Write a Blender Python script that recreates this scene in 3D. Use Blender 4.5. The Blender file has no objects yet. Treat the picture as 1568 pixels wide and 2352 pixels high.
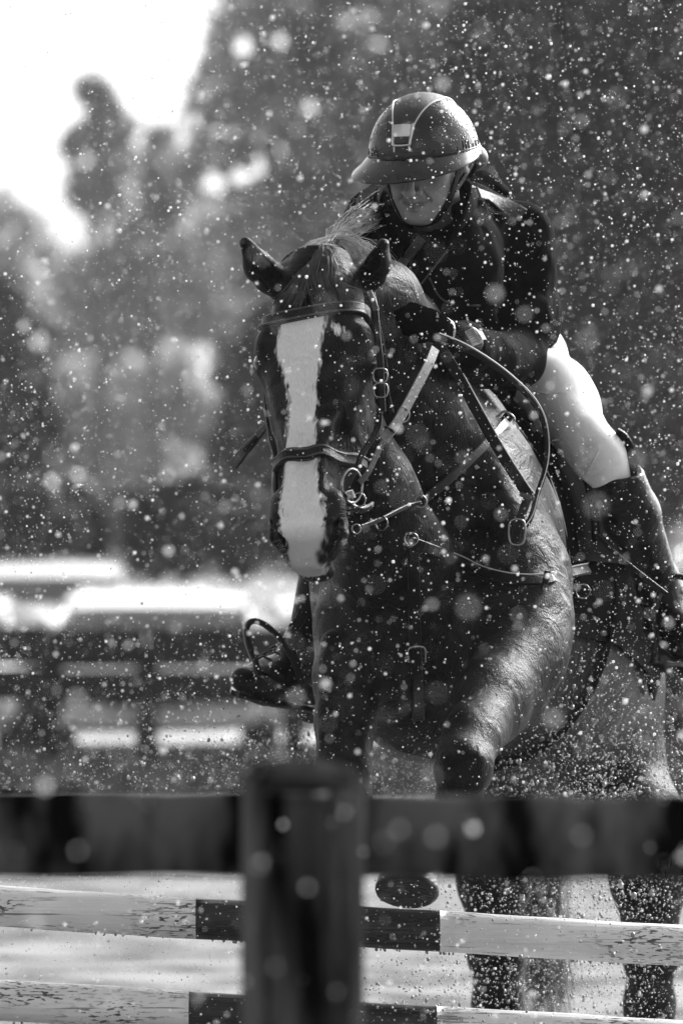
import bpy, math, random
import numpy as np
from mathutils import Vector, Matrix, noise
from mathutils.bvhtree import BVHTree
random.seed(7); rng = np.random.default_rng(11)
scene = bpy.context.scene
R = math.radians
# ------------------------------------------------------------ camera, world, sun, exposure
FOC = 16800.0            # focal length in photo units (1568 wide)
CAMZ = 1.6
cam_d = bpy.data.cameras.new('camera'); cam = bpy.data.objects.new('camera', cam_d)
scene.collection.objects.link(cam); scene.camera = cam
cam.location = (0, 0, CAMZ); cam.rotation_euler = (R(90), 0, 0)
cam_d.sensor_fit = 'HORIZONTAL'; cam_d.sensor_width = 24.0
cam_d.lens = FOC / 1568 * 24.0
cam_d.shift_y = 74 / 1568
cam_d.clip_start = 0.1; cam_d.clip_end = 2000
cam_d.dof.use_dof = True; cam_d.dof.focus_distance = 14.12
cam_d.dof.aperture_fstop = 6.0
SUN_EL, SUN_AZ = 31, 36      # sun stands ahead of the camera, up and to the right
world = bpy.data.worlds.new('World'); scene.world = world; world.use_nodes = True
wn = world.node_tree; wn.nodes.clear()
sky = wn.nodes.new('ShaderNodeTexSky'); sky.sky_type = 'NISHITA'; sky.sun_disc = False
sky.sun_elevation = R(SUN_EL); sky.sun_rotation = R(SUN_AZ); sky.dust_density = 4.0; sky.air_density = 1.0
bw = wn.nodes.new('ShaderNodeRGBToBW')
bg = wn.nodes.new('ShaderNodeBackground'); bg.inputs[1].default_value = 0.13
wo = wn.nodes.new('ShaderNodeOutputWorld')
wn.links.new(sky.outputs[0], bw.inputs[0]); wn.links.new(bw.outputs[0], bg.inputs[0]); wn.links.new(bg.outputs[0], wo.inputs[0])
sun_d = bpy.data.lights.new('sun', 'SUN'); sun_d.energy = 2.9; sun_d.angle = R(20); sun_d.color = (1, 1, 1)
sun = bpy.data.objects.new('sun', sun_d); scene.collection.objects.link(sun)
sd = Vector((math.sin(R(SUN_AZ)) * math.cos(R(SUN_EL)), math.cos(R(SUN_AZ)) * math.cos(R(SUN_EL)), math.sin(R(SUN_EL))))
sun.rotation_euler = (-sd).to_track_quat('-Z', 'Y').to_euler(); sun.location = (6, 20, 12)
scene.view_settings.view_transform = 'Standard'; scene.view_settings.look = 'None'
scene.view_settings.exposure = 1.18; scene.view_settings.gamma = 1.0
scene.cycles.use_denoising = True
scene.cycles.max_bounces = 6; scene.cycles.diffuse_bounces = 3; scene.cycles.glossy_bounces = 3
scene.cycles.transparent_max_bounces = 6; scene.cycles.volume_bounces = 0
scene.cycles.sample_clamp_indirect = 4; scene.cycles.sample_clamp_direct = 6

# ------------------------------------------------------------ helpers
def P(px, py, Y):
    return np.array([(px - 784) * Y / FOC, Y, CAMZ + (1250 - py) * Y / FOC])
def M(px, Y=14.0): return px * Y / FOC
def unit(v): v = np.asarray(v, float); return v / (np.linalg.norm(v) + 1e-12)

ORG = {}
def link(o, parent=None):
    scene.collection.objects.link(o)
    if parent is not None: o.parent = parent
    ORG[o.name] = ORG.get(parent.name, np.zeros(3)) if parent is not None else np.zeros(3)
    return o
def thing(name, label, cat, loc=(0, 0, 0), group=None):
    o = bpy.data.objects.new(name, None); link(o); o.empty_display_size = 0.1
    o.location = loc; ORG[o.name] = np.array(loc, float)
    o['label'] = label; o['category'] = cat
    if group: o['group'] = group
    return o
def tag(o, label, cat, group=None):
    o['label'] = label; o['category'] = cat
    if group: o['group'] = group
    return o
def kind(o, k, label=None):
    o['kind'] = k
    if label: o['label'] = label
    return o
def mesh_np(name, verts, faces, smooth=True):
    verts = np.asarray(verts, np.float32); me = bpy.data.meshes.new(name)
    if isinstance(faces, np.ndarray):
        n, k = faces.shape
        me.vertices.add(len(verts)); me.vertices.foreach_set('co', verts.ravel())
        me.loops.add(n * k); me.loops.foreach_set('vertex_index', faces.astype(np.int32).ravel())
        me.polygons.add(n); me.polygons.foreach_set('loop_start', np.arange(0, n * k, k, dtype=np.int32))
        me.polygons.foreach_set('loop_total', np.full(n, k, np.int32))
        me.update(calc_edges=True)
    else:
        me.from_pydata([tuple(map(float, v)) for v in verts], [], faces); me.update()
    me.polygons.foreach_set('use_smooth', np.full(len(me.polygons), smooth, bool))
    return me
def obj(name, verts, faces, mat, parent=None, smooth=True):
    verts = np.asarray(verts, float)
    if parent is not None: verts = verts - ORG[parent.name]
    me = mesh_np(name, verts, faces, smooth)
    if mat: me.materials.append(mat)
    return link(bpy.data.objects.new(name, me), parent)

class MB:
    """collects shapes into one mesh (world coordinates)"""
    def __init__(s): s.v = []; s.f = []; s.flat = False
    def add(s, vs, fs):
        b = len(s.v); s.v += [tuple(map(float, v)) for v in vs]; s.f += [tuple(i + b for i in f) for f in fs]; return s
    def build(s, name, mat, parent=None, smooth=True): return obj(name, s.v, s.f, mat, parent, smooth and not s.flat)
    def grid(s, G, close_u=False, close_v=False, cap=False):
        G = np.asarray(G); n, m = G.shape[:2]; fs = []
        for i in range(n if close_u else n - 1):
            for j in range(m if close_v else m - 1):
                a, b = i, (i + 1) % n; c, d = j, (j + 1) % m
                fs.append((a * m + c, b * m + c, b * m + d, a * m + d))
        if cap: fs.append(tuple(range(m))[::-1]); fs.append(tuple((n - 1) * m + j for j in range(m)))
        return s.add(G.reshape(-1, 3), fs)
    def tube(s, pts, rad, k=8, closed=False):
        pts = np.asarray(pts, float); n = len(pts)
        rad = np.broadcast_to(rad, (n,)) if np.ndim(rad) == 0 or len(np.atleast_1d(rad)) == n else rad
        T = np.gradient(pts, axis=0) if not closed else (np.roll(pts, -1, 0) - np.roll(pts, 1, 0))
        up = np.array([0, 0, 1.0]) if abs(unit(T[0])[2]) < .9 else np.array([1.0, 0, 0]); rows = []
        for i in range(n):
            t = unit(T[i]); a = unit(up - t * np.dot(up, t)); b = np.cross(t, a); up = a
            rows.append([pts[i] + rad[i] * (math.cos(q) * a + math.sin(q) * b) for q in np.linspace(0, 2 * math.pi, k, endpoint=False)])
        return s.grid(rows, close_u=closed, close_v=True, cap=not closed)
    def strap(s, pts, nrm, w, th, closed=False, bev=.25):
        """ribbon of rectangular (chamfered) section; nrm points off the surface"""
        s.flat = True
        pts = np.asarray(pts, float); n = len(pts); nrm = np.broadcast_to(nrm, (n, 3)); w = np.broadcast_to(w, (n,)); th = np.broadcast_to(th, (n,))
        T = np.gradient(pts, axis=0) if not closed else (np.roll(pts, -1, 0) - np.roll(pts, 1, 0)); rows = []
        for i in range(n):
            t = unit(T[i]); b = unit(np.cross(t, nrm[i])); c = np.cross(b, t); W = w[i] / 2; H = th[i] / 2; e = bev * th[i]
            rows.append([pts[i] + x * b + z * c for x, z in ((-W, -H), (W, -H), (W, H - e), (W - e, H), (-W + e, H), (-W, H - e))])
        return s.grid(rows, close_u=closed, close_v=True, cap=not closed)
    def box(s, c, size, rot=None, bev=0.0):
        c = np.asarray(c, float); h = np.asarray(size, float) / 2; Rm = np.eye(3) if rot is None else np.asarray(rot)
        b = bev; vs = []; 
        if b <= 0:
            vs = [c + Rm @ (h * np.array(q)) for q in ((-1,-1,-1),(1,-1,-1),(1,1,-1),(-1,1,-1),(-1,-1,1),(1,-1,1),(1,1,1),(-1,1,1))]
            return s.add(vs, [(0,3,2,1),(4,5,6,7),(0,1,5,4),(1,2,6,5),(2,3,7,6),(3,0,4,7)])
        ring = lambda z, i: [c + Rm @ np.array(q) for q in ((-h[0]+b+i, -h[1]+i, z), (h[0]-b-i, -h[1]+i, z), (h[0]-i, -h[1]+b+i, z), (h[0]-i, h[1]-b-i, z), (h[0]-b-i, h[1]-i, z), (-h[0]+b+i, h[1]-i, z), (-h[0]+i, h[1]-b-i, z), (-h[0]+i, -h[1]+b+i, z))]
        return s.grid([ring(-h[2], b*.7), ring(-h[2]+b, 0), ring(h[2]-b, 0), ring(h[2], b*.7)], close_v=True, cap=True)

def ellipsoid_mesh(c, rad, rot=None, n=24, m=14):
    c = np.asarray(c); Rm = np.eye(3) if rot is None else rot; rows = []
    for i in range(m + 1):
        th = math.pi * min(max(i / m, .002), .998)
        rows.append([c + Rm @ (np.array(rad) * np.array([math.sin(th) * math.cos(a), math.sin(th) * math.sin(a), math.cos(th)])) for a in np.linspace(0, 2 * math.pi, n, endpoint=False)])
    return rows

def spline(pts, n=40, closed=False):
    """Catmull-Rom through points (any dimension)"""
    p = np.asarray(pts, float); N = len(p); out = []
    segs = N if closed else N - 1
    for q in np.linspace(0, segs, n, endpoint=not closed):
        i = min(int(q), segs - 1); t = q - i
        g = (lambda j: p[j % N]) if closed else (lambda j: p[min(max(j, 0), N - 1)])
        a, b, c, d = g(i - 1), g(i), g(i + 1), g(i + 2)
        out.append(.5 * ((2 * b) + (-a + c) * t + (2 * a - 5 * b + 4 * c - d) * t * t + (-a + 3 * b - 3 * c + d) * t ** 3))
    return np.array(out)

# ------------------------------------------------------------ implicit modelling: fields, blends, surface nets
class Field:
    def __init__(s, xs, ys, zs):
        s.ax = [np.asarray(a, np.float32) for a in (xs, ys, zs)]
        s.v = np.full([len(a) for a in s.ax], 1.0, np.float32)
    def _block(s, lo, hi):
        sl = []
        for a, l, h in zip(s.ax, lo, hi):
            i = int(np.searchsorted(a, l)); j = int(np.searchsorted(a, h))
            sl.append(slice(max(i, 0), min(j, len(a))))
        return tuple(sl)
    def op(s, fn, lo, hi, k, sub=False):
        pad = k + .02; sl = s._block(np.asarray(lo) - pad, np.asarray(hi) + pad)
        X = s.ax[0][sl[0]][:, None, None]; Y = s.ax[1][sl[1]][None, :, None]; Z = s.ax[2][sl[2]][None, None, :]
        if X.size == 0 or Y.size == 0 or Z.size == 0: return
        d = fn(X, Y, Z).astype(np.float32); a = s.v[sl]
        if sub:
            d = -d; h = np.maximum(k - np.abs(a - d), 0) / k; s.v[sl] = np.maximum(a, d) + h * h * k * .25
        else:
            h = np.maximum(k - np.abs(a - d), 0) / k; s.v[sl] = np.minimum(a, d) - h * h * k * .25
    def ell(s, c, r, rot=None, k=.03, sub=False):
        c = np.asarray(c, float); r = np.broadcast_to(np.asarray(r, float), (3,)); m = float(r.max()) if rot is not None else r
        Rm = np.eye(3) if rot is None else np.asarray(rot)      # columns = local axes
        def fn(X, Y, Z):
            x, y, z = X - c[0], Y - c[1], Z - c[2]; a = 0; b = 0
            for i in range(3):
                q = x * Rm[0, i] + y * Rm[1, i] + z * Rm[2, i]; a = a + (q / r[i]) ** 2; b = b + (q / r[i] ** 2) ** 2
            a = np.sqrt(a); b = np.sqrt(b) + 1e-6
            return np.where(a < .3, -r.min() * (1 - a), a * (a - 1) / b)
        s.op(fn, c - m, c + m, k, sub)
    def cap(s, a, b, r1, r2, k=.03, sub=False, sq=None):
        """tapered capsule; sq=(axis, factor) squashes the section along axis"""
        a = np.asarray(a, float); b = np.asarray(b, float); d = b - a; L = float(d @ d) + 1e-9; m = max(r1, r2) * (max(1, sq[1]) if sq else 1)
        if sq: n = unit(sq[0]); n = unit(n - d * (n @ d) / L); f = 1 / sq[1] - 1
        def fn(X, Y, Z):
            x, y, z = X - a[0], Y - a[1], Z - a[2]
            h = np.clip((x * d[0] + y * d[1] + z * d[2]) / L, 0, 1)
            x, y, z = x - h * d[0], y - h * d[1], z - h * d[2]
            if sq:
                q = (x * n[0] + y * n[1] + z * n[2]) * f; x, y, z = x + q * n[0], y + q * n[1], z + q * n[2]
            dd = np.sqrt(x * x + y * y + z * z) - (r1 + (r2 - r1) * h)
            return dd * (min(1, sq[1]) if sq else 1)
        s.op(fn, np.minimum(a, b) - m, np.maximum(a, b) + m, k, sub)
    def chain(s, pts, rad, k=.03, sq=None):
        for i in range(len(pts) - 1): s.cap(pts[i], pts[i + 1], rad[i], rad[i + 1], k, sq=sq)
    def loft(s, o, A, U, V, S, w, d, uc=None, vc=None, n=2.4, k=.03):
        """generalised cylinder: tables over distance S along A, half-width w along U, half-depth d along V"""
        o = np.asarray(o, float); S = np.asarray(S, float); fine = np.linspace(S[0], S[-1], 200)
        def tab(t):
            q = np.interp(fine, S, np.broadcast_to(t, S.shape)); g = np.exp(-.5 * (np.arange(-9, 10) / 4.0) ** 2); g /= g.sum()
            return np.convolve(np.pad(q, 9, mode='edge'), g, 'valid')
        W, D = tab(w), tab(d); UC = tab(0 if uc is None else uc); VC = tab(0 if vc is None else vc)
        e0, e1 = o + A * S[0], o + A * S[-1]; m = max(np.max(w), np.max(d)) + np.max(np.abs(VC)) + np.max(np.abs(UC))
        def fn(X, Y, Z):
            x, y, z = X - o[0], Y - o[1], Z - o[2]
            t = x * A[0] + y * A[1] + z * A[2]; u = x * U[0] + y * U[1] + z * U[2]; v = x * V[0] + y * V[1] + z * V[2]
            ww = np.interp(t, fine, W); dd = np.interp(t, fine, D); u = u - np.interp(t, fine, UC); v = v - np.interp(t, fine, VC)
            r = ((np.abs(u) / ww) ** n + (np.abs(v) / dd) ** n) ** (1 / n)
            f = (r - 1) * np.minimum(ww, dd); e = np.maximum(S[0] - t, t - S[-1])
            return np.where(e > 0, np.sqrt(np.maximum(f, 0) ** 2 + e ** 2), f)
        s.op(fn, np.minimum(e0, e1) - m, np.maximum(e0, e1) + m, k)
    def mesh(s):
        v = s.v; nx, ny, nz = v.shape; neg = v < 0
        c = np.zeros((nx - 1, ny - 1, nz - 1), np.uint8)
        for i in (0, 1):
            for j in (0, 1):
                for l in (0, 1): c += neg[i:nx - 1 + i, j:ny - 1 + j, l:nz - 1 + l]
        act = (c > 0) & (c < 8); I = np.argwhere(act); idx = np.full(act.shape, -1, np.int32); idx[act] = np.arange(len(I))
        acc = np.zeros((len(I), 3)); cnt = np.zeros(len(I)); pos = lambda q: np.stack([s.ax[a][q[:, a]] for a in range(3)], 1)
        cor = [(i, j, l) for i in (0, 1) for j in (0, 1) for l in (0, 1)]
        for a in cor:
            for ax in range(3):
                if a[ax] == 1: continue
                b = list(a); b[ax] = 1; qa = I + a; qb = I + b
                va = v[qa[:, 0], qa[:, 1], qa[:, 2]]; vb = v[qb[:, 0], qb[:, 1], qb[:, 2]]; m = (va < 0) != (vb < 0)
                t = np.where(m, va / np.where(m, va - vb, 1), 0)[:, None]
                p = pos(qa) * (1 - t) + pos(qb) * t; acc[m] += p[m]; cnt[m] += 1
        V = acc / cnt[:, None]; Q = []
        for ax in range(3):
            o1, o2 = [(1, 2), (2, 0), (0, 1)][ax]
            sa = [slice(None)] * 3; sb = [slice(None)] * 3; sa[ax] = slice(0, -1); sb[ax] = slice(1, None)
            ch = neg[tuple(sa)] != neg[tuple(sb)]; E = np.argwhere(ch)
            E = E[(E[:, o1] > 0) & (E[:, o2] > 0) & (E[:, o1] < v.shape[o1] - 1) & (E[:, o2] < v.shape[o2] - 1)]
            d1 = np.zeros(3, int); d1[o1] = 1; d2 = np.zeros(3, int); d2[o2] = 1
            g = lambda q: idx[q[:, 0], q[:, 1], q[:, 2]]
            q = np.stack([g(E - d1 - d2), g(E - d2), g(E), g(E - d1)], 1)
            ins = neg[E[:, 0], E[:, 1], E[:, 2]]; q[~ins] = q[~ins][:, ::-1]; Q.append(q)
        Q = np.concatenate(Q); Q = Q[(Q >= 0).all(1)]
        return V, Q
def relax(V, Q, it=2, f=.5):
    for _ in range(it):
        acc = np.zeros_like(V); n = np.zeros(len(V))
        for i in range(4):
            a, b = Q[:, i], Q[:, (i + 1) % 4]
            for ax in range(3): acc[:, ax] += np.bincount(a, V[b, ax], len(V)) + np.bincount(b, V[a, ax], len(V))
            n += np.bincount(a, minlength=len(V)) + np.bincount(b, minlength=len(V))
        V = V * (1 - f) + f * acc / np.maximum(n, 1)[:, None]
    return V
def ax_(*segs):
    """axis samples: (start, stop, step), ..."""
    out = []
    for a, b, h in segs: out += list(np.arange(a, b - h * .3, h))
    return np.array(out + [segs[-1][1]])
def rotm(u, v, w): return np.stack([unit(u), unit(v), unit(w)], 1)
def ry(deg):   # rotation in the picture plane (about Y), columns = axes; positive leans the top to the right
    a = R(deg); return np.array([[math.cos(a), 0, math.sin(a)], [0, 1, 0], [-math.sin(a), 0, math.cos(a)]])

# ------------------------------------------------------------ materials (greys: a black-and-white picture)
def mat(name, base=.3, rough=.6, var=0.0, vscale=8.0, stretch=(1, 1, 1), bump=0.0, bscale=60.0, bstretch=(1, 1, 1), metal=0.0, spec=.5, coat=0.0, detail=6, dark=None, sheen=0.0, con=.2):
    m = bpy.data.materials.new(name); m.use_nodes = True; nt = m.node_tree; b = nt.nodes['Principled BSDF']
    b.inputs['Base Color'].default_value = (base, base, base, 1); b.inputs['Roughness'].default_value = rough
    b.inputs['Metallic'].default_value = metal; b.inputs['Specular IOR Level'].default_value = spec
    b.inputs['Coat Weight'].default_value = coat; b.inputs['Sheen Weight'].default_value = sheen
    N = nt.nodes.new; L = nt.links.new; tc = N('ShaderNodeTexCoord')
    def nz(scale, st, det=detail):
        mp = N('ShaderNodeMapping'); mp.inputs['Scale'].default_value = st; t = N('ShaderNodeTexNoise'); t.inputs['Scale'].default_value = scale; t.inputs['Detail'].default_value = det
        L(tc.outputs['Object'], mp.inputs[0]); L(mp.outputs[0], t.inputs['Vector']); return t
    if var:
        t = nz(vscale, stretch); r = N('ShaderNodeMapRange'); r.inputs[1].default_value = .5 - con; r.inputs[2].default_value = .5 + con
        r.inputs[3].default_value = base * (1 - var) if dark is None else dark; r.inputs[4].default_value = base * (1 + var)
        L(t.outputs[0], r.inputs[0]); L(r.outputs[0], b.inputs['Base Color'])
    if bump:
        t = nz(bscale, bstretch); u = N('ShaderNodeBump'); u.inputs['Strength'].default_value = min(bump, 1); u.inputs['Distance'].default_value = .004 * max(bump, 1)
        L(t.outputs[0], u.inputs['Height']); L(u.outputs[0], b.inputs['Normal'])
    return m
# ============================================================ GROUND, FAR TREES, CARS, FENCES
def ground_mat(name, lo, hi, scale, st, rough=.75, bump=.5, pos=(.35, .62)):
    m = mat(name, hi, rough, bump=bump, bscale=30); nt = m.node_tree; b = nt.nodes['Principled BSDF']; N = nt.nodes.new; L = nt.links.new
    tc = N('ShaderNodeTexCoord'); mp = N('ShaderNodeMapping'); mp.inputs['Scale'].default_value = st; L(tc.outputs['Object'], mp.inputs[0])
    t = N('ShaderNodeTexNoise'); t.inputs['Scale'].default_value = scale; t.inputs['Detail'].default_value = 5; L(mp.outputs[0], t.inputs['Vector'])
    r = N('ShaderNodeMapRange'); r.interpolation_type = 'SMOOTHSTEP'; r.inputs[1].default_value = pos[0]; r.inputs[2].default_value = pos[1]; r.inputs[3].default_value = lo; r.inputs[4].default_value = hi
    L(t.outputs[0], r.inputs[0]); L(r.outputs[0], b.inputs['Base Color']); return m
SAND = ground_mat('pale wet sand', .04, .30, 3.4, (.6, .8, 1), pos=(.36, .60))
g = obj('ground', [(-216, -30, 0), (216, -30, 0), (216, 442, 0), (-216, 442, 0)], [(0, 1, 2, 3)], ground_mat('dull meadow', .10, .22, .3, (.6, 1.2, 1))); kind(g, 'structure', 'dull open meadow around the arena')
SAND.node_tree.nodes['Principled BSDF'].inputs['Specular IOR Level'].default_value = .1; SAND.node_tree.nodes['Principled BSDF'].inputs['Roughness'].default_value = .9
g = obj('arena_sand', [(-30, -6, .004), (30, -6, .004), (30, 46.5, .004), (-30, 45.0, .004)], [(0, 1, 2, 3)], SAND); kind(g, 'structure', 'pale wet riding arena sand')
g = obj('bounce_cut_ground', [(-30, -5, .008), (30, -5, .008), (30, 21.5, .008), (-30, 22.5, .008)], [(0, 1, 2, 3)], ground_mat('added ground sheet cutting bounce light', .05, .12, 4, (1, 1, 1), rough=.8, bump=1)); kind(g, 'structure', 'dark added ground sheet cutting bounce light round the jump')  # added out of view to keep sand bounce light off horse and poles
g = obj('gravel_yard', [(-40, 53.5, .004), (1.2, 53.5, .004), (1.6, 70, .004), (-40, 70, .004)], [(0, 1, 2, 3)], ground_mat('pale gravel yard', .20, .55, .55, (.6, .8, 1), pos=(.42, .6))); kind(g, 'structure', 'pale parking yard beyond the rail fence')

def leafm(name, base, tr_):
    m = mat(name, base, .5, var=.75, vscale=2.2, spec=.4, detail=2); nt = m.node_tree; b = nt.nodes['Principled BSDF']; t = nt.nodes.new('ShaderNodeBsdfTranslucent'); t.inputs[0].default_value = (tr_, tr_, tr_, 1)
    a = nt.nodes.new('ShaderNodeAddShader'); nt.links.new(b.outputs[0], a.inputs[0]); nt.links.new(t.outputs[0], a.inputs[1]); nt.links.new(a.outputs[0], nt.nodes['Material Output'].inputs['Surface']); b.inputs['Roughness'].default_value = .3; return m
LEAF = leafm('tree leaves', .12, .28)  # leaf colour raised in place of the mist that lightens far trees
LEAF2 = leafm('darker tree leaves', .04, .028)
BARK = mat('tree bark', .06, .9, var=.5, vscale=3)
def leaves(centres, rads, n, size, r):
    """n leaf quads around clump centres; returns verts, quads"""
    i = r.integers(0, len(centres), n); d = r.normal(0, 1, (n, 3)); d /= np.linalg.norm(d, axis=1)[:, None]
    p = centres[i] + d * (rads[i] * r.random(n) ** .45)[:, None]
    a = r.normal(0, 1, (n, 3)); a /= np.linalg.norm(a, axis=1)[:, None]; b = np.cross(a, r.normal(0, 1, (n, 3))); b /= np.linalg.norm(b, axis=1)[:, None]
    s = (size * r.uniform(.6, 1.3, n))[:, None]; a = a * s; b = b * s * .6
    return np.stack([p - a, p - b * .9, p + a, p + b * .9], 1), p
def tree(label, px, py, Y, rx, rz, n=16000, size=.16, clumps=90, group='trees beyond the arena', m=None, gaps=(), cat='tree', name='tree', clump=.17, seed=0, trunk=True):
    r = np.random.default_rng(1000 + seed); c = P(px, py, Y); RX, RZ = rx * Y / FOC, rz * Y / FOC; base = np.array([c[0], Y, 0.0])
    t = thing(name, label, cat, tuple(base), group)
    d = r.normal(0, 1, (clumps, 3)); d /= np.linalg.norm(d, axis=1)[:, None]; d *= (r.random(clumps) ** .38)[:, None]
    ctr = c + d * np.array([RX, RX * .8, RZ]) * .88; ctr = ctr[ctr[:, 2] > .5]; rad = r.uniform(.6, 1.35, len(ctr)) * clump * (RX + RZ)
    q, p = leaves(ctr, rad, n, size, r); keep = p[:, 2] > .15
    for gx, gy, gr in gaps:
        e = np.hypot((p[:, 0] / p[:, 1] * FOC + 784 - gx), ((CAMZ - p[:, 2]) / p[:, 1] * FOC + 1250 - gy)); keep &= e > gr * (1 + .35 * np.sin(p[:, 0] * 9) * np.sin(p[:, 2] * 7))
    q = q[keep]; f = np.arange(len(q) * 4).reshape(-1, 4)
    obj('crown', q.reshape(-1, 3), f, m or LEAF, t, smooth=False)
    if trunk:
        top = c + np.array([0, 0, RZ * .45]); mb = MB(); mb.tube([base, base + (top - base) * .4 + [.1, 0, 0], base + (top - base) * .75, top], [.22, .17, .11, .03], 9)
        for k in range(6):
            s = base + (top - base) * (.35 + .1 * k); e = s + np.array([math.cos(k * 2.4) * RX * .6, math.sin(k * 2.4) * RX * .5, RZ * .35]); mb.tube([s, (s + e) / 2 + [0, 0, .1], e], [.09, .06, .02], 6)
        mb.build('trunk', BARK, t)
    return t
GAPS = ((485, 420, 32), (555, 405, 26), (598, 380, 23), (365, 385, 26), (710, 245, 26), (635, 90, 23), (560, 110, 26), (875, 105, 17), (510, 480, 20), (680, 300, 18), (400, 240, 23), (640, 345, 18), (455, 60, 20))
tree('broad leafy tree rising to the top behind the helmet, with bright gaps', 990, 330, 118, 620, 640, 36000, .155, 300, gaps=GAPS, seed=1, clump=.075)
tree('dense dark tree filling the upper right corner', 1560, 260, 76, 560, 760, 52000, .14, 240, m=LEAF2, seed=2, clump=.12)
tree('slim young tree standing against the white sky at upper left', 226, 340, 190, 80, 172, 4400, .24, 30, gaps=((200, 360, 24),), seed=3, clump=.15)
tree('thin crowned tree between the slim tree and the tall one', 350, 430, 200, 100, 140, 3400, .24, 60, seed=11, clump=.11)
tree('rounded tree below the slim one, left of the horse ears', 420, 760, 250, 320, 330, 21000, .34, 150, gaps=((10, 560, 40), (180, 500, 24)), seed=4, clump=.12)
tree('misty far tree at the left edge under the open sky', 10, 780, 300, 200, 330, 13000, .42, 90, seed=5, clump=.13)
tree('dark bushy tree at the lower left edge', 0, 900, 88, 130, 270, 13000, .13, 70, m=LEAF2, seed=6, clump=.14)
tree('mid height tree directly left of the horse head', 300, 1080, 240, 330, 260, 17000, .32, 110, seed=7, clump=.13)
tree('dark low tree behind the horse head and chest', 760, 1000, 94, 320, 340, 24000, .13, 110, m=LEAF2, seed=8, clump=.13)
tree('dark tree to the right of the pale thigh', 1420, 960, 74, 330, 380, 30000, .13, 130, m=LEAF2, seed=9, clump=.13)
for k, (px, py, Y, rx, rz) in enumerate(((90, 1200, 80, 190, 90), (420, 1215, 82, 210, 90), (760, 1210, 80, 220, 95), (1120, 1205, 82, 230, 100), (1470, 1200, 80, 230, 100))):
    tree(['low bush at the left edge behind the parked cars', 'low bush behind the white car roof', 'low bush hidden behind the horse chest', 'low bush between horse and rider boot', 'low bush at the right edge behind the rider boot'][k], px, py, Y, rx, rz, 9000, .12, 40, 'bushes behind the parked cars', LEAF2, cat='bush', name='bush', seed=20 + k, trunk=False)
# far wooded slope closing the view
rows = []
for j, Y in enumerate(np.linspace(330, 430, 10)):
    rows.append([(x, Y, max(-.5, (2.5 + 13.0 * (j / 9) ** .7 + 1.4 * noise.noise(Vector((x * .09, Y * .05, 2))) + .9 * noise.noise(Vector((x * .4, Y * .1, 5)))) * (1 if j else -.1))) for x in np.linspace(-200, 200, 160)])
hill = MB().grid(rows).build('hill', ground_mat('far wooded slope', .03, .08, 1.2, (1, 1, 1), bump=1), None); kind(hill, 'structure', 'low wooded slope far beyond the trees')

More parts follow.
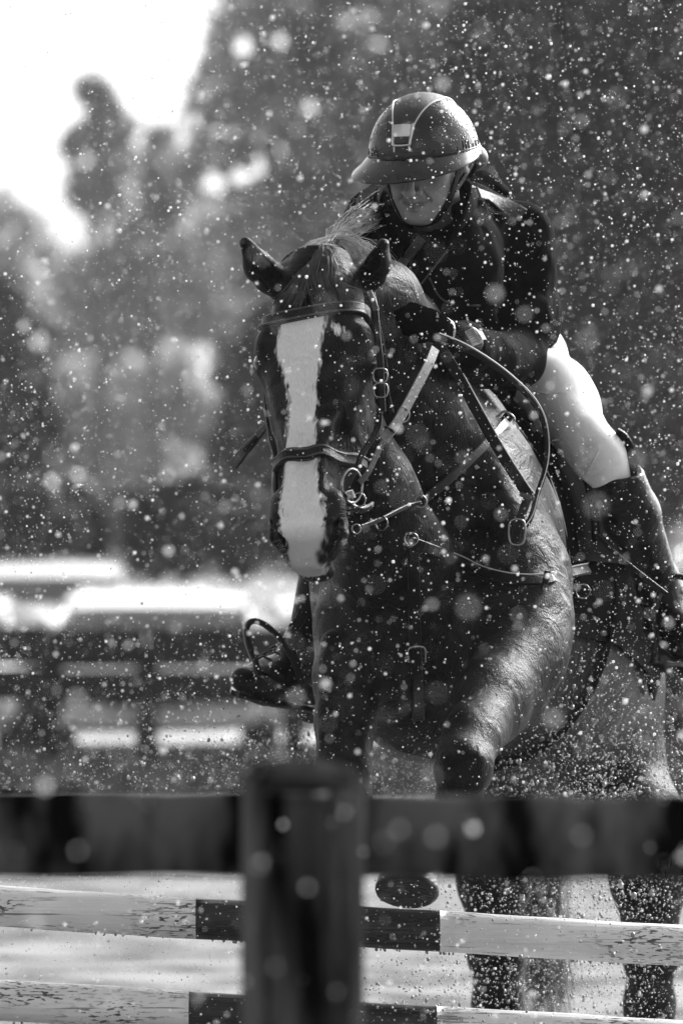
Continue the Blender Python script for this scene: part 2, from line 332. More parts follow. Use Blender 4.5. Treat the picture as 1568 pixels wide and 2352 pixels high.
# ---- parked cars
PAINT = mat('pale car paint', .72, .22, coat=.6, spec=.5); GREYP = mat('silver car paint', .50, .25, coat=.6); GLASS = mat('dark car glass', .015, .06, spec=.6); TYRE = mat('tyre rubber', .02, .8); RIMM = mat('alloy rim', .5, .3, metal=.8); LAMP = mat('lamp lens', .5, .15)
def car(label, px, Y, L_=4.3, H=1.27, W=1.75, paint=PAINT, suv=0.0):
    """nose towards the camera; local u runs from nose to tail"""
    x0 = (px - 784) * Y / FOC; t = thing('parked_car', label, 'car', (x0, Y, 0), 'cars parked beyond the fence'); h2 = L_ / 2; belt = H * .76
    pt = lambda u, l, z: (x0 + l, Y + u, z)
    def sec(u, zb, zt, w, n=20, e=.5):
        return [pt(u, w / 2 * math.copysign(abs(math.cos(q)) ** e, math.cos(q)), (zb + zt) / 2 + (zt - zb) / 2 * math.copysign(abs(math.sin(q)) ** e, math.sin(q))) for q in np.linspace(0, 2 * math.pi, n, endpoint=False)]
    hd = H * .60
    MB().grid([sec(u, a, b, W * w, e=.42) for u, a, b, w in [(-h2, .24, .60, .88), (-h2 + .05, .19, hd * .92, .95), (-h2 + .4, .2, hd, .99), (-h2 + 1.15, .2, belt - .03, 1), (.0, .2, belt, 1), (1.2, .2, belt + .02, 1), (h2 - .1, .26, belt, .94), (h2, .4, belt * .8, .84)]], close_v=True, cap=True).build('body', paint, t)
    r0, r1 = -.35, 1.05 + .5 * suv
    MB().grid([sec(u, belt - .04, b, W * w, e=.45) for u, b, w in [(-1.02, belt + .0, .88), (r0, H - .14, .78), (r1, H - .05, .78), (1.6 + .4 * suv, belt + .03, .86)]], close_v=True, cap=True).build('window_glass', GLASS, t)
    MB().grid([sec(u, a, b, W * w, e=.6) for u, a, b, w in [(r0 - .14, H - .20, H - .155, .74), (r0, H - .17, H - .115, .80), (.2, H - .16, H - .05, .82), (r1 - .1, H - .12, H, .80), (r1 + .1, H - .14, H - .04, .72)]], close_v=True, cap=True).build('roof', paint, t)
    for s in (-1, 1):
        for a, b in (((-1.02, .86, belt), (r0, .79, H - .14)), ((1.5, .86, belt), (r1, .79, H - .1)), ((.3, .88, belt), (.32, .80, H - .12))):
            MB().tube([pt(a[0], s * W / 2 * a[1], a[2]), pt(b[0], s * W / 2 * b[1], b[2])], .035, 6).build('pillar', paint, t)
        MB().grid(ellipsoid_mesh(pt(-h2 + .10, s * W * .37, hd * .74), (.17, .08, .07)), close_v=True).build('headlight', LAMP, t)
        MB().grid(ellipsoid_mesh(pt(h2 - .05, s * W * .40, .7), (.12, .05, .07)), close_v=True).build('tail_light', LAMP, t)
        MB().grid(ellipsoid_mesh(pt(-.75, s * W * .55, belt + .07), (.10, .06, .06)), close_v=True).build('mirror', paint, t)
        for u in (-1.30, 1.30):
            c = np.array(pt(u, s * W * .45, .31)); rows = [[c + np.array([s * o, math.cos(a) * r, math.sin(a) * r]) for a in np.linspace(0, 2 * math.pi, 28, endpoint=False)] for r, o in ((.20, .07), (.27, .10), (.31, .07), (.31, -.11), (.2, -.12))]
            w = MB().grid(rows, close_v=True, cap=True).build('wheel', TYRE, t)
            mb = MB().tube([c + np.array([s * .06, 0, 0]), c + np.array([s * .115, 0, 0])], [.05, .04], 10)
            for k in range(5): a = k * 1.2566; mb.strap([c + np.array([s * .10, math.cos(a) * r, math.sin(a) * r]) for r in (.03, .12, .2)], np.array([s, 0, 0]), .045, .02)
            mb.build('rim', RIMM, w)
    MB().box(pt(-h2 - .005, 0, .44), (.6, .05, .09), None, .02).build('grille', DARKG, t)
    return t
DARKG = mat('dark grille plastic', .02, .4)
car('white saloon car parked nose on behind the rail fence, left of the rider boot', 360, 56.8)
car('tall silver car standing farther back at the left edge', 95, 66, 4.5, 1.46, 1.8, GREYP, 1)
car('white car mostly hidden behind the horse, its roof corner beside the stirrup', 835, 57.2, 4.3, 1.24)
car('silver car at the left edge with only its near side in the frame', -190, 56.4, 4.3, 1.22, 1.75, PAINT)
car('tall silver van at the right edge beside the rider boot', 1770, 60, 4.8, 1.80, 1.9, GREYP, 1)

# ---- rail fence on the far side of the arena
FWOOD = mat('dark creosoted fence timber', .014, .7, spec=.1, var=.5, vscale=4, bump=.6, bscale=30)
fence = thing('rail_fence', 'dark two-rail timber fence in front of the parked cars', 'fence', (0, 51, 0))
xs_ = [-560, -230, 118, 337, 675, 1010, 1345, 1690, 2030]
for px in xs_:
    x = (px - 784) * 51 / FOC; hgt = .98 if px != 337 else .9; MB().box((x, 51, hgt / 2 - .02), (.155, .15, hgt + .04), None, .012).build('post', FWOOD, fence)
for a, b in zip(xs_[:-1], xs_[1:]):
    xa, xb = (a - 784) * 51 / FOC, (b - 784) * 51 / FOC; dz = .03 * math.sin(a)
    for z, w in ((.885, .27), (.615, .23)):
        MB().box(((xa + xb) / 2, 50.90, z + dz * .4), (xb - xa - .012, .045, w), ry(.6 * math.sin(b)), .006).build('rail', FWOOD, fence)
v = []
r = np.random.default_rng(5); nb_ = 26000; bx = r.uniform(-9, 9, nb_); by = r.uniform(45.6, 54, nb_); hh = r.uniform(.05, .2, nb_); an = r.uniform(0, 6.28, nb_)
b0 = np.stack([bx, by, np.zeros(nb_)], 1); s_ = np.stack([np.cos(an), np.sin(an), np.zeros(nb_)], 1) * .02; tp = b0 + np.stack([r.normal(0, .04, nb_), r.normal(0, .04, nb_), hh], 1)
q = np.stack([b0 - s_, b0 + s_, tp], 1); gr = obj('grass', q.reshape(-1, 3), np.arange(nb_ * 3).reshape(-1, 3), mat('rough dark grass', .05, .6, var=.5, vscale=1), None, False); kind(gr, 'stuff', 'rough dark grass verge along the rail fence')
gv = obj('verge', [(-40, 45.2, .008), (40, 45.8, .008), (40, 54, .008), (-40, 54, .008)], [(0, 1, 2, 3)], ground_mat('verge soil', .03, .07, 2, (1, 1, 1))); kind(gv, 'structure', 'dark earth verge under the rail fence')

# ---- near fence: post and boards, out of focus in front of the horse
NW = mat('weathered dark board', .065, .6, con=.1, var=.95, vscale=11, stretch=(1.6, 1, .6), bump=.8, bscale=22, bstretch=(1, 1, .12), spec=0, dark=.001)
NWP = mat('weathered dark post', .065, .6, con=.09, var=.9, vscale=9, stretch=(2.2, 2.2, .25), bump=1, bscale=30, bstretch=(1, 1, .1), spec=0, dark=.0008)
END = mat('grey weathered end grain', .02, 1.0, spec=0, var=.4, vscale=30)
NY = 8.6
nf = thing('near_fence', 'dark weathered post and two wide boards, blurred in front of the horse', 'fence', (float(P(693, 0, NY)[0]), NY, 0))
cx = P(693, 0, NY)[0]; out = []
for k in range(44):
    a = 2 * math.pi * k / 44; c, s = math.cos(a), math.sin(a); rr = 1 + .03 * math.sin(5 * a + 1) - (.05 if k % 9 == 3 else 0)
    out.append(((.0905 * .804) * math.copysign(abs(c) ** .55, c) * rr, .060 * math.copysign(abs(s) ** .6, s) * rr))
ztop = P(0, 1790, NY)[2]; rows = []
for z in list(np.linspace(-.3, ztop - .05, 10)) + [ztop - .02, ztop]:
    w = 1.0 + .012 * math.sin(z * 9); lean = (1.3 - z) * -.004
    rows.append([(cx + x * w + lean, NY + y, z + (y * .30 if z > ztop - .03 else 0)) for x, y in out])
post = MB().grid(rows, close_v=True, cap=True).build('post', NWP, nf)
MB().grid([[(cx - .010 + x * s, NY + y * s, ztop + .004 + y * s * .30 + z) for x, y in out] for s, z in ((.72, -.012), (.72, .003), (.70, .005), (.02, .006))], close_v=True).build('post_cap', END, nf)
for xo, w, zt in ((-.056, .028, ztop + .008), (.052, .042, ztop + .004)):
    MB().box((cx + xo, NY - .071, zt / 2 - .15), (w, .022, zt + .3), None, .004).build('batten', NWP, nf)
def board(x0, x1, yt0, yt1, yb0, yb1, Y=NY + .04):
    rows = []; n = 40
    for i in range(n + 1):
        f = i / n; x = x0 + (x1 - x0) * f; zt = P(0, yt0 + (yt1 - yt0) * f, Y)[2] + .0015 * math.sin(x * 37); zb = P(0, yb0 + (yb1 - yb0) * f, Y)[2] + .002 * math.sin(x * 23)
        rows.append([(x, Y - .02, zb + .004), (x, Y - .02 - .0015 * math.sin(x * 60), (zb + zt) / 2), (x, Y - .02, zt - .006), (x, Y - .012, zt), (x, Y + .022, zt - .002), (x, Y + .022, zb), (x, Y - .014, zb)])
    return MB().grid(rows, close_v=True, cap=True).build('board', NW, nf)
board(-1.6, cx - .04, 1802, 1818, 2020, 2014); board(cx + .04, 1.6, 1824, 1842, 2018, 2036)
for sx in (-1.62, 1.62): MB().box((sx, NY, .5), (.16, .12, 1.5), None, .01).build('post', NWP, nf)

# ---- jump: two striped poles on stands outside the frame
def pole_mat(name, base, dirt):
    m = bpy.data.materials.new(name); m.use_nodes = True; nt = m.node_tree; b = nt.nodes['Principled BSDF']; N = nt.nodes.new; L = nt.links.new
    tc = N('ShaderNodeTexCoord'); oi = N('ShaderNodeObjectInfo'); shf = N('ShaderNodeVectorMath'); shf.operation = 'SCALE'; shf.inputs[0].default_value = (7.3, 3.1, 5.7); L(oi.outputs['Random'], shf.inputs['Scale'])
    def nz(sc, st, d=6): 
        mp = N('ShaderNodeMapping'); mp.inputs['Scale'].default_value = st; t = N('ShaderNodeTexNoise'); t.inputs['Scale'].default_value = sc; t.inputs['Detail'].default_value = d; L(tc.outputs['Object'], mp.inputs[0]); L(shf.outputs[0], mp.inputs[1]); L(mp.outputs[0], t.inputs['Vector']); return t
    def mr(src, a, b_, c, d):
        r = N('ShaderNodeMapRange'); r.inputs[1].default_value = a; r.inputs[2].default_value = b_; r.inputs[3].default_value = c; r.inputs[4].default_value = d; L(src, r.inputs[0]); return r.outputs[0]
    def mul(a, c):
        q = N('ShaderNodeMath'); q.operation = 'MULTIPLY'; L(a, q.inputs[0]); L(c, q.inputs[1]); return q.outputs[0]
    crack = nz(150, (.022, 1, 1), 4); clus = nz(6, (.8, 2.4, 2.4), 4); fleck = nz(230, (.24, 1, 1), 5); tone = nz(14, (.4, 1, 1))
    cm = mr(crack.outputs[0], .625, .655, 0, .75); ch = mr(clus.outputs[0], .47, .62, 0, 1); chm = mul(ch, mr(fleck.outputs[0], .55, .58, 0, .95))
    mx = N('ShaderNodeMath'); mx.operation = 'MAXIMUM'; L(cm, mx.inputs[0]); L(chm, mx.inputs[1])
    c = N('ShaderNodeMix'); c.data_type = 'FLOAT'; L(mx.outputs[0], c.inputs[0]); L(mr(tone.outputs[0], .3, .7, base * .86, base * 1.06), c.inputs[2]); c.inputs[3].default_value = dirt
    L(c.outputs[0], b.inputs['Base Color']); b.inputs['Roughness'].default_value = .38; b.inputs['Specular IOR Level'].default_value = .5
    hm = N('ShaderNodeMath'); hm.operation = 'MULTIPLY_ADD'; hm.inputs[1].default_value = -.6; L(mx.outputs[0], hm.inputs[0]); L(crack.outputs[0], hm.inputs[2])
    bu = N('ShaderNodeBump'); bu.inputs['Strength'].default_value = .7; bu.inputs['Distance'].default_value = .004; L(hm.outputs[0], bu.inputs['Height']); L(bu.outputs[0], b.inputs['Normal']); return m
PW = pole_mat('chipped white pole paint', .86, .06); PD = pole_mat('dark pole paint', .016, .04)
WETD = mat('hanging water drop', .25, .08, spec=.9)
def pole(label, yl, yr, bands, Y, r=.040, seed=0):
    t = thing('jump_pole', label, 'jump pole', tuple(P(784, (yl + yr) / 2, Y)), 'striped poles of the jump')
    ends = [-1000] + bands + [2500]; zc = lambda px: P(0, yl + (yr - yl) * px / 1568, Y)[2]
    for i, (a, b) in enumerate(zip(ends[:-1], ends[1:])):
        rows = []; n = max(6, int((b - a) / 24))
        for px in np.linspace(a, b, n):
            x = P(px, 0, Y)[0]; c = np.array([x, Y, zc(px) + .0012 * math.sin(x * 7 + seed)]); eg = .003 if px in (a, b) and -900 < px < 2400 else 0
            rows.append([c + np.array([eg * (math.sin(3 * q + px) + .6 * math.sin(11 * q + px * 2)), math.cos(q), math.sin(q)]) * (r * (1 + .018 * math.sin(3 * q + x * 4 + seed) + .012 * math.sin(x * 29 + q))) for q in np.linspace(0, 2 * math.pi, 36, endpoint=False)])
        MB().grid(rows, close_v=True, cap=True).build('white_band' if i % 2 == 0 else 'dark_band', PW if i % 2 == 0 else PD, t)
    rr_ = np.random.default_rng(seed + 40); mb = MB()
    for k in range(46):
        px = rr_.uniform(-40, 1600); x = P(px, 0, Y)[0]; c = np.array([x, Y + rr_.normal(0, .006), zc(px) - r - .0015]); s = rr_.uniform(.0016, .0036)
        mb.grid(ellipsoid_mesh(c, (s, s, s * 1.25), None, 8, 6), close_v=True)
    kind(mb.build('hanging_drops', WETD, t), 'stuff')
    return t
pole('upper striped jump pole, directly under the horse hoof', 2083, 2173, [450, 1010], 14.22, seed=1)
pole('lower striped jump pole, cut by the bottom edge of the picture', 2300, 2392, [434, 1003], 14.22, seed=5)
for sx, zz in ((-1000, 'left'), (2500, 'right')):
    x = P(sx, 0, 14.22)[0]; st = thing('jump_stand', f'white jump stand holding the {zz} ends of the striped poles', 'jump stand', (x, 14.22, 0))
    MB().box((x, 14.30, .75), (.09, .06, 1.5), None, .006).build('upright', PW, st); MB().box((x, 14.30, .04), (.1, .7, .07), None, .006).build('foot', PW, st)
    for py in ((2083, 2300) if sx < 0 else (2173, 2392)):
        z = P(0, py, 14.22)[2] + (-.0 if sx < 0 else -.0); MB().box((x, 14.25, z - .055), (.07, .11, .012), None, .002).build('cup', METAL_ if False else RIMM, st)
# ============================================================ HORSE
def coat_material():
    m = bpy.data.materials.new('wet dark coat'); m.use_nodes = True; nt = m.node_tree; b = nt.nodes['Principled BSDF']; N = nt.nodes.new; L = nt.links.new
    tc = N('ShaderNodeTexCoord'); mp = N('ShaderNodeMapping'); mp.inputs['Scale'].default_value = (1, 1, .13)
    L(tc.outputs['Object'], mp.inputs[0])
    fur = N('ShaderNodeTexNoise'); fur.inputs['Scale'].default_value = 420; fur.inputs['Detail'].default_value = 3; L(mp.outputs[0], fur.inputs['Vector'])
    mus = N('ShaderNodeTexNoise'); mus.inputs['Scale'].default_value = 17; mus.inputs['Detail'].default_value = 5; mus.inputs['Distortion'].default_value = .6; L(tc.outputs['Object'], mus.inputs['Vector'])
    mr = N('ShaderNodeMapRange'); mr.inputs[1].default_value = .32; mr.inputs[2].default_value = .68; mr.inputs[3].default_value = .003; mr.inputs[4].default_value = .024; L(mus.outputs[0], mr.inputs[0])
    fm = N('ShaderNodeMath'); fm.operation = 'MULTIPLY_ADD'; fm.inputs[1].default_value = .02; fm.inputs[2].default_value = -.010; L(fur.outputs[0], fm.inputs[0])
    c0 = N('ShaderNodeMath'); c0.operation = 'ADD'; L(mr.outputs[0], c0.inputs[0]); L(fm.outputs[0], c0.inputs[1]); c0.use_clamp = True
    at = N('ShaderNodeAttribute'); at.attribute_name = 'blaze'
    ed = N('ShaderNodeTexNoise'); ed.inputs['Scale'].default_value = 150; ed.inputs['Detail'].default_value = 4; L(mp.outputs[0], ed.inputs['Vector'])
    e1 = N('ShaderNodeMath'); e1.operation = 'MULTIPLY_ADD'; e1.inputs[1].default_value = .030; L(ed.outputs[0], e1.inputs[0]); L(at.outputs['Fac'], e1.inputs[2])
    e2 = N('ShaderNodeMapRange'); e2.inputs[1].default_value = .0100; e2.inputs[2].default_value = .0185; L(e1.outputs[0], e2.inputs[0])
    wc = N('ShaderNodeMapRange'); wc.inputs[1].default_value = .3; wc.inputs[2].default_value = .7; wc.inputs[3].default_value = .80; wc.inputs[4].default_value = .95; L(fur.outputs[0], wc.inputs[0])
    sn = N('ShaderNodeAttribute'); sn.attribute_name = 'snout'
    sm = N('ShaderNodeMix'); sm.data_type = 'FLOAT'; L(sn.outputs['Fac'], sm.inputs[0]); L(wc.outputs[0], sm.inputs[2]); sm.inputs[3].default_value = .5
    cm = N('ShaderNodeMix'); cm.data_type = 'FLOAT'; L(e2.outputs[0], cm.inputs[0]); L(c0.outputs[0], cm.inputs[2]); L(sm.outputs[0], cm.inputs[3])
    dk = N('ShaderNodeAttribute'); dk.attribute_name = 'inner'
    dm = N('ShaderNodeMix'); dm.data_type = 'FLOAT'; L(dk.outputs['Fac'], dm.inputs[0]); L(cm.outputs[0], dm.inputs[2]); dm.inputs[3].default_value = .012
    L(dm.outputs[0], b.inputs['Base Color'])
    b.inputs['Roughness'].default_value = .36; b.inputs['Specular IOR Level'].default_value = .07
    hs = N('ShaderNodeMath'); hs.operation = 'MULTIPLY_ADD'; hs.inputs[1].default_value = 5.0; L(mus.outputs[0], hs.inputs[0]); L(fur.outputs[0], hs.inputs[2])
    bu = N('ShaderNodeBump'); bu.inputs['Strength'].default_value = .9; bu.inputs['Distance'].default_value = .0035; L(hs.outputs[0], bu.inputs['Height']); L(bu.outputs[0], b.inputs['Normal'])
    return m
COAT = coat_material()
LEATHER = mat('wet black leather', .006, .36, bump=.5, bscale=260, spec=.2)
LEATHER_WORN = mat('worn brown leather', .05, .40, var=.5, vscale=40, bump=.6, bscale=300, spec=.6)
REIN = mat('soft dark rein leather', .012, .6, bump=.5, bscale=260, spec=.06)
RUBBER_REIN = mat('grey webbing rein', .085, .5, var=.4, vscale=90, bump=.5, bscale=500)
METAL = mat('polished steel', .28, .2, metal=1.0)
HAIR = mat('coarse dark mane hair', .09, .42, var=.5, vscale=30, spec=.7)
HAIR_PALE = mat('mane hair with painted sunlight', .42, .45, var=.5, vscale=30, spec=.7)  # paler copy of the mane hair, rim light put into its colour
HOOF = mat('dark hoof horn', .012, .3, var=.5, vscale=30, bump=.6, bscale=50, bstretch=(1, 1, 4), spec=.6)
EYE = mat('glossy dark eye', .008, .06, spec=.8, coat=1.0)

horse = thing('horse', 'dark horse with a long white blaze jumping over the striped poles', 'horse', (0.45, 15.6, 0.0))
P0 = P(738, 610, 14.10); P1 = P(706, 1315, 13.86); HA = unit(P1 - P0); HL = float(np.linalg.norm(P1 - P0))
yaw = R(13); HV = np.array([-math.sin(yaw), -math.cos(yaw), 0]); HV = unit(HV - HA * (HV @ HA)); HU = np.cross(HV, HA)
if HU[0] < 0: HU = -HU
def hp(py, u, v):       # head frame: level in photo rows down the face, lateral (m), forward (m)
    return P0 + HA * ((py - 610) / 705 * HL) + HU * u + HV * v
def face_pt(px, py, v):   # point of the head where the line of sight crosses the level v in front of the skull axis
    d = unit(P(px, py, 14.0) - P(784, 1250, 0)); o = P0 + HV * v; cam0 = np.array([0, 0, CAMZ]); k = ((o - cam0) @ HV) / (d @ HV); return cam0 + d * k
K = 1 / 1200.0
F = Field(ax_((-.26, .70, .005), (.70, .92, .010)), ax_((13.55, 14.75, .0055), (14.75, 15.2, .009), (15.2, 17.0, .016)), ax_((-.02, .95, .009), (.95, 2.30, .005)))
def E(px, py, Y, rx, ryd, rz, k=.04, lean=0, sub=False): F.ell(P(px, py, Y), (M(rx, Y), ryd, M(rz, Y)), ry(lean) if lean else None, k, sub)
# trunk: barrel runs back and to the right
BT = [(14.85, 1040, 1330, .21, .34), (15.15, 1110, 1345, .27, .37), (15.5, 1160, 1410, .295, .375), (15.9, 1205, 1500, .275, .34), (16.2, 1245, 1575, .26, .31)]
bo = P(1040, 1330, 14.85); be = P(1245, 1575, 16.2); BA = unit(be - bo); BU = unit(np.cross(BA, [0, 0, 1.0])); BV = np.cross(BU, BA)
if BU[0] < 0: BU = -BU
if BV[2] < 0: BV = -BV
BS = [float((P(b[1], b[2], b[0]) - bo) @ BA) for b in BT]
BW_ = [b[3] for b in BT]; BD_ = [b[4] for b in BT]; BVC = [float((P(b[1], b[2], b[0]) - bo) @ BV) for b in BT]; BUC = [float((P(b[1], b[2], b[0]) - bo) @ BU) for b in BT]
F.loft(bo, BA, BU, BV, BS, BW_, BD_, uc=BUC, vc=BVC, n=2.05, k=.10)
E(1290, 1590, 16.35, 215, .30, 270, .12); E(1195, 1600, 16.3, 130, .30, 290, .1); E(1385, 1690, 16.2, 75, .26, 260, .1)
# chest and shoulders
E(990, 1360, 14.72, 240, .30, 330, .08)
E(838, 1330, 14.62, 122, .26, 340, .08, lean=-4)
E(1165, 1240, 14.66, 112, .26, 250, .08, lean=-14)
E(1170, 1400, 14.55, 118, .22, 200, .07)
E(900, 1500, 14.45, 105, .13, 150, .05, lean=6); E(1065, 1480, 14.42, 100, .13, 150, .05, lean=-8)   # pectorals
E(975, 1640, 14.75, 130, .25, 110, .06)
# neck, crest to the right of the head, windpipe below the jaw
F.chain([P(765, 690, 14.22), P(820, 800, 14.36), P(895, 950, 14.50), P(985, 1120, 14.64), P(1030, 1230, 14.78)], [.088, .12, .155, .19, .22], .06)
F.chain([P(815, 650, 14.22), P(872, 690, 14.32), P(905, 770, 14.48), P(930, 900, 14.62), P(1010, 1010, 14.8)], [.05, .072, .09, .11, .14], .05)
F.chain([P(800, 980, 14.2), P(850, 1130, 14.25), P(900, 1280, 14.35)], [.07, .08, .12], .06)
E(1085, 1090, 14.78, 100, .2, 200, .08, lean=-28)
# left (photo) foreleg
F.chain([P(815, 1440, 14.45), P(800, 1560, 14.34), P(793, 1660, 14.28), P(789, 1750, 14.24), P(788, 1830, 14.22)], [.085, .064, .054, .047, .055], .035)
F.chain([P(788, 1830, 14.22), P(770, 1950, 14.40), P(762, 2040, 14.52)], [.05, .032, .035], .02)
F.chain([P(762, 2040, 14.52), P(752, 2110, 14.56)], [.035, .045], .02)
for (a, b, r) in (((760, 1470), (750, 1690), .018), ((828, 1560), (822, 1700), .018), ((760, 1790), (766, 1840), .022), ((815, 1790), (812, 1840), .022)):
    F.cap(P(a[0], a[1], 14.33), P(b[0], b[1], 14.22), M(r * 1200) if r > 1 else r, r * .8, .02)
# right foreleg, folded: upper arm back and down, forearm forward to the knee
F.chain([P(1190, 1330, 14.5), P(1205, 1440, 14.42), P(1200, 1510, 14.36)], [.10, .085, .08], .05)
F.chain([P(1192, 1500, 14.36), P(1130, 1600, 14.18), P(1085, 1690, 14.02), P(1064, 1755, 13.94)], [.086, .066, .050, .052], .04)
F.chain([P(1240, 1500, 14.5), P(1190, 1620, 14.32), P(1120, 1700, 14.08)], [.05, .045, .025], .035)
E(1064, 1762, 13.95, 57, .05, 66, .03); F.cap(P(1032, 1745, 13.9), P(1040, 1800, 13.92), .018, .016, .015); F.cap(P(1092, 1745, 13.9), P(1088, 1800, 13.92), .018, .016, .015)
F.chain([P(1062, 1780, 13.96), P(1052, 1850, 14.00), P(1010, 1915, 14.10), P(985, 1940, 14.14)], [.049, .042, .033, .036], .02)
F.chain([P(985, 1930, 14.14), P(950, 1985, 14.08)], [.036, .038], .02)
# girth-line skin folds behind the elbows
for i, o in enumerate((0, 26, 50)): F.chain([P(880 + o * .4, 1600 + o, 14.62), P(930, 1650 + o, 14.6), P(1000, 1672 + o, 14.62), P(1040, 1650 + o, 14.7)], [.012, .016, .014, .01], .02)
# hind legs: gaskin, hock, cannon, pastern
for pts in ([(1180, 1700, 16.15, .14), (1150, 1880, 16.02, .10), (1134, 2020, 15.95, .074), (1138, 2190, 16.1, .055), (1143, 2310, 16.2, .050), (1142, 2400, 16.18, .047), (1146, 2600, 16.05, .033), (1148, 2790, 15.95, .036), (1142, 2850, 15.88, .034), (1138, 2905, 15.84, .04)],
            [(1405, 1720, 16.2, .11), (1462, 1880, 16.08, .092), (1490, 2020, 15.95, .078), (1494, 2190, 16.1, .055), (1491, 2310, 16.2, .050), (1490, 2400, 16.18, .047), (1496, 2600, 16.05, .033), (1500, 2790, 15.95, .036), (1504, 2850, 15.88, .034), (1508, 2905, 15.84, .04)]):
    F.chain([P(a, b, c) for a, b, c, r in pts], [r for *_, r in pts], .045)
# ---- head
ys = [585, 620, 660, 700, 745, 785, 817, 850, 885, 930, 980, 1020, 1060, 1110, 1150, 1195, 1230, 1265, 1290, 1308]
wf = [62, 84, 96, 104, 110, 112, 113, 110, 104, 94, 82, 73, 68, 64, 64, 67, 66, 58, 44, 22]
dd = [60, 75, 85, 92, 96, 96, 94, 90, 84, 76, 68, 64, 62, 60, 60, 62, 62, 56, 44, 24]
F.loft(P0, HA, HU, HV, [(y - 610) / 705 * HL for y in ys], np.array(wf) * K, np.array(dd) * K, vc=np.array([0, 0, 0, 0, 5, 5, 5, 5, 5, 5, 0, -4, -6, -8, -6, -4, -2, -4, -6, -6]) * K, uc=np.array([0]*8 + [-3, -8, -10, -12, -12, -11, -8, -6, -2, 2, 2, 2]) * K, n=2.35, k=.03)
yj = [760, 800, 850, 900, 950, 1000, 1040, 1090, 1140]
F.loft(P0, HA, HU, HV, [(y - 610) / 705 * HL for y in yj], np.array([60, 92, 108, 114, 112, 104, 90, 70, 40]) * K, np.array([40, 70, 90, 96, 90, 76, 62, 48, 24]) * K, vc=np.array([-80, -90, -98, -98, -94, -88, -80, -74, -64]) * K, n=2.6, k=.03)
for s in (-1, 1):
    F.ell(hp(800, s * .088, .030), (.026, .03, .03), None, .03)                       # brow ridge over the eye
    F.ell(hp(836, s * .096, .008), (.027, .03, .034), None, .022)                    # orbit
    F.ell(hp(775, s * .098, -.03), (.02, .025, .03), None, .02, sub=True)             # hollow above the eye
    F.cap(hp(880, s * .088, -.005), hp(985, s * .070, .004), .014, .008, .025)        # facial crest
    F.cap(hp(870, s * .070, .03), hp(1010, s * .036, .052), .014, .012, .03)
    F.cap(hp(1010, s * .030, .050), hp(1190, s * .026, .046), .012, .012, .02)        # nasal bone
    F.cap(hp(1165, s * .052, .022), hp(1232, s * .055, .018), .022, .020, .022)       # flared nostril wings
    F.cap(hp(1176, s * .056, .036), hp(1240, s * .047, .040), .010, .014, .012)
F.ell(hp(1250, 0, .02), (.05, .035, .03), None, .03); F.ell(hp(1283, .0, .0), (.040, .035, .022), None, .02)
F.ell(hp(1292, .006, -.045), (.036, .032, .022), None, .018)                          # lower lip and chin
for s in (-1, 1):
    F.ell(hp(836, s * .116, .022), (.012, .014, .013), None, .006, sub=True)          # eye opening
NOSE = [[(768, 1196, .026), (764, 1222, .036), (752, 1250, .043), (739, 1274, .044)], [(633, 1204, .026), (637, 1226, .036), (648, 1252, .043)]]
for q_ in NOSE:     # long comma-shaped nostrils with a thin raised rim on the outer side
    pp_ = [face_pt(*c_) for c_ in q_]; sg = 1 if q_[0][0] > 700 else -1
    F.chain([p_ + HU * sg * (.015 if sg > 0 else .003) - HV * .016 for p_ in pp_], [.009, .010, .010, .009][:len(pp_)], .012)
    for i_ in range(len(pp_) - 1): F.cap(pp_[i_], pp_[i_ + 1], (.0125, .0145, .0125, .010)[i_], (.0145, .0125, .010, .008)[i_], .004, sub=True)
    for i_ in range(len(pp_) - 1): F.cap(pp_[i_] - HV * .02, pp_[i_ + 1] - HV * .02, .010, .010, .004, sub=True)
for s in (-1, 1):   # mouth corner line
    F.cap(hp(1262, s * .046, -.022), hp(1180, s * .060, -.040), .004, .003, .006, sub=True)
# ears
def ear(base, tip, mid, open_dir, r=.031):
    F.chain([base, (base * .62 + mid * .38), mid, tip], [r * .95, r * 1.02, r * .95, .0125], .018)
    a = base * .7 + mid * .3 + open_dir * r * .95; b = mid + open_dir * r * .72; c = tip * .8 + mid * .2 + open_dir * r * .22
    F.cap(a, b, r * .50, r * .56, .006, sub=True); F.cap(b, c, r * .56, .004, .006, sub=True)
eb = P(636, 652, 14.06); ear(eb, P(564, 557, 13.98), P(594, 612, 14.0), unit([.20, -1, -.12]), .028)
ec = P(846, 646, 14.12); ear(ec, P(880, 560, 14.06), P(868, 606, 14.06), unit([-.35, -1, .05]), .0235)
V, Q = F.mesh(); V = relax(V, Q, 2, .4)
del F
body = obj('body', V, Q, COAT, horse)
BVH = BVHTree.FromPolygons([Vector(v) for v in V], Q.tolist())
CAMV = np.array([0, 0, CAMZ])
def hit(px, py):
    """point and outward normal of the horse on the line of sight through a photo position"""
    d = unit(P(px, py, 14.0) - CAMV); h = BVH.ray_cast(Vector(CAMV), Vector(d))
    return (np.array(h[0]), np.array(h[1])) if h[0] is not None else (P(px, py, 14.3), np.array([0, -1.0, 0]))
def near(p):
    h = BVH.find_nearest(Vector(p)); return np.array(h[0]), np.array(h[1])
def onto(pts, off, n=None):
    q = [hit(*p) for p in pts]; pp = np.array([a + b * off for a, b in q]); nn = np.array([b for a, b in q])
    if n:
        pp = spline(pp, n); nn = spline(nn, n)
    for _ in range(2):
        nn[1:-1] = (nn[:-2] + nn[1:-1] + nn[2:]) / 3
    return pp, np.array([unit(x) for x in nn])
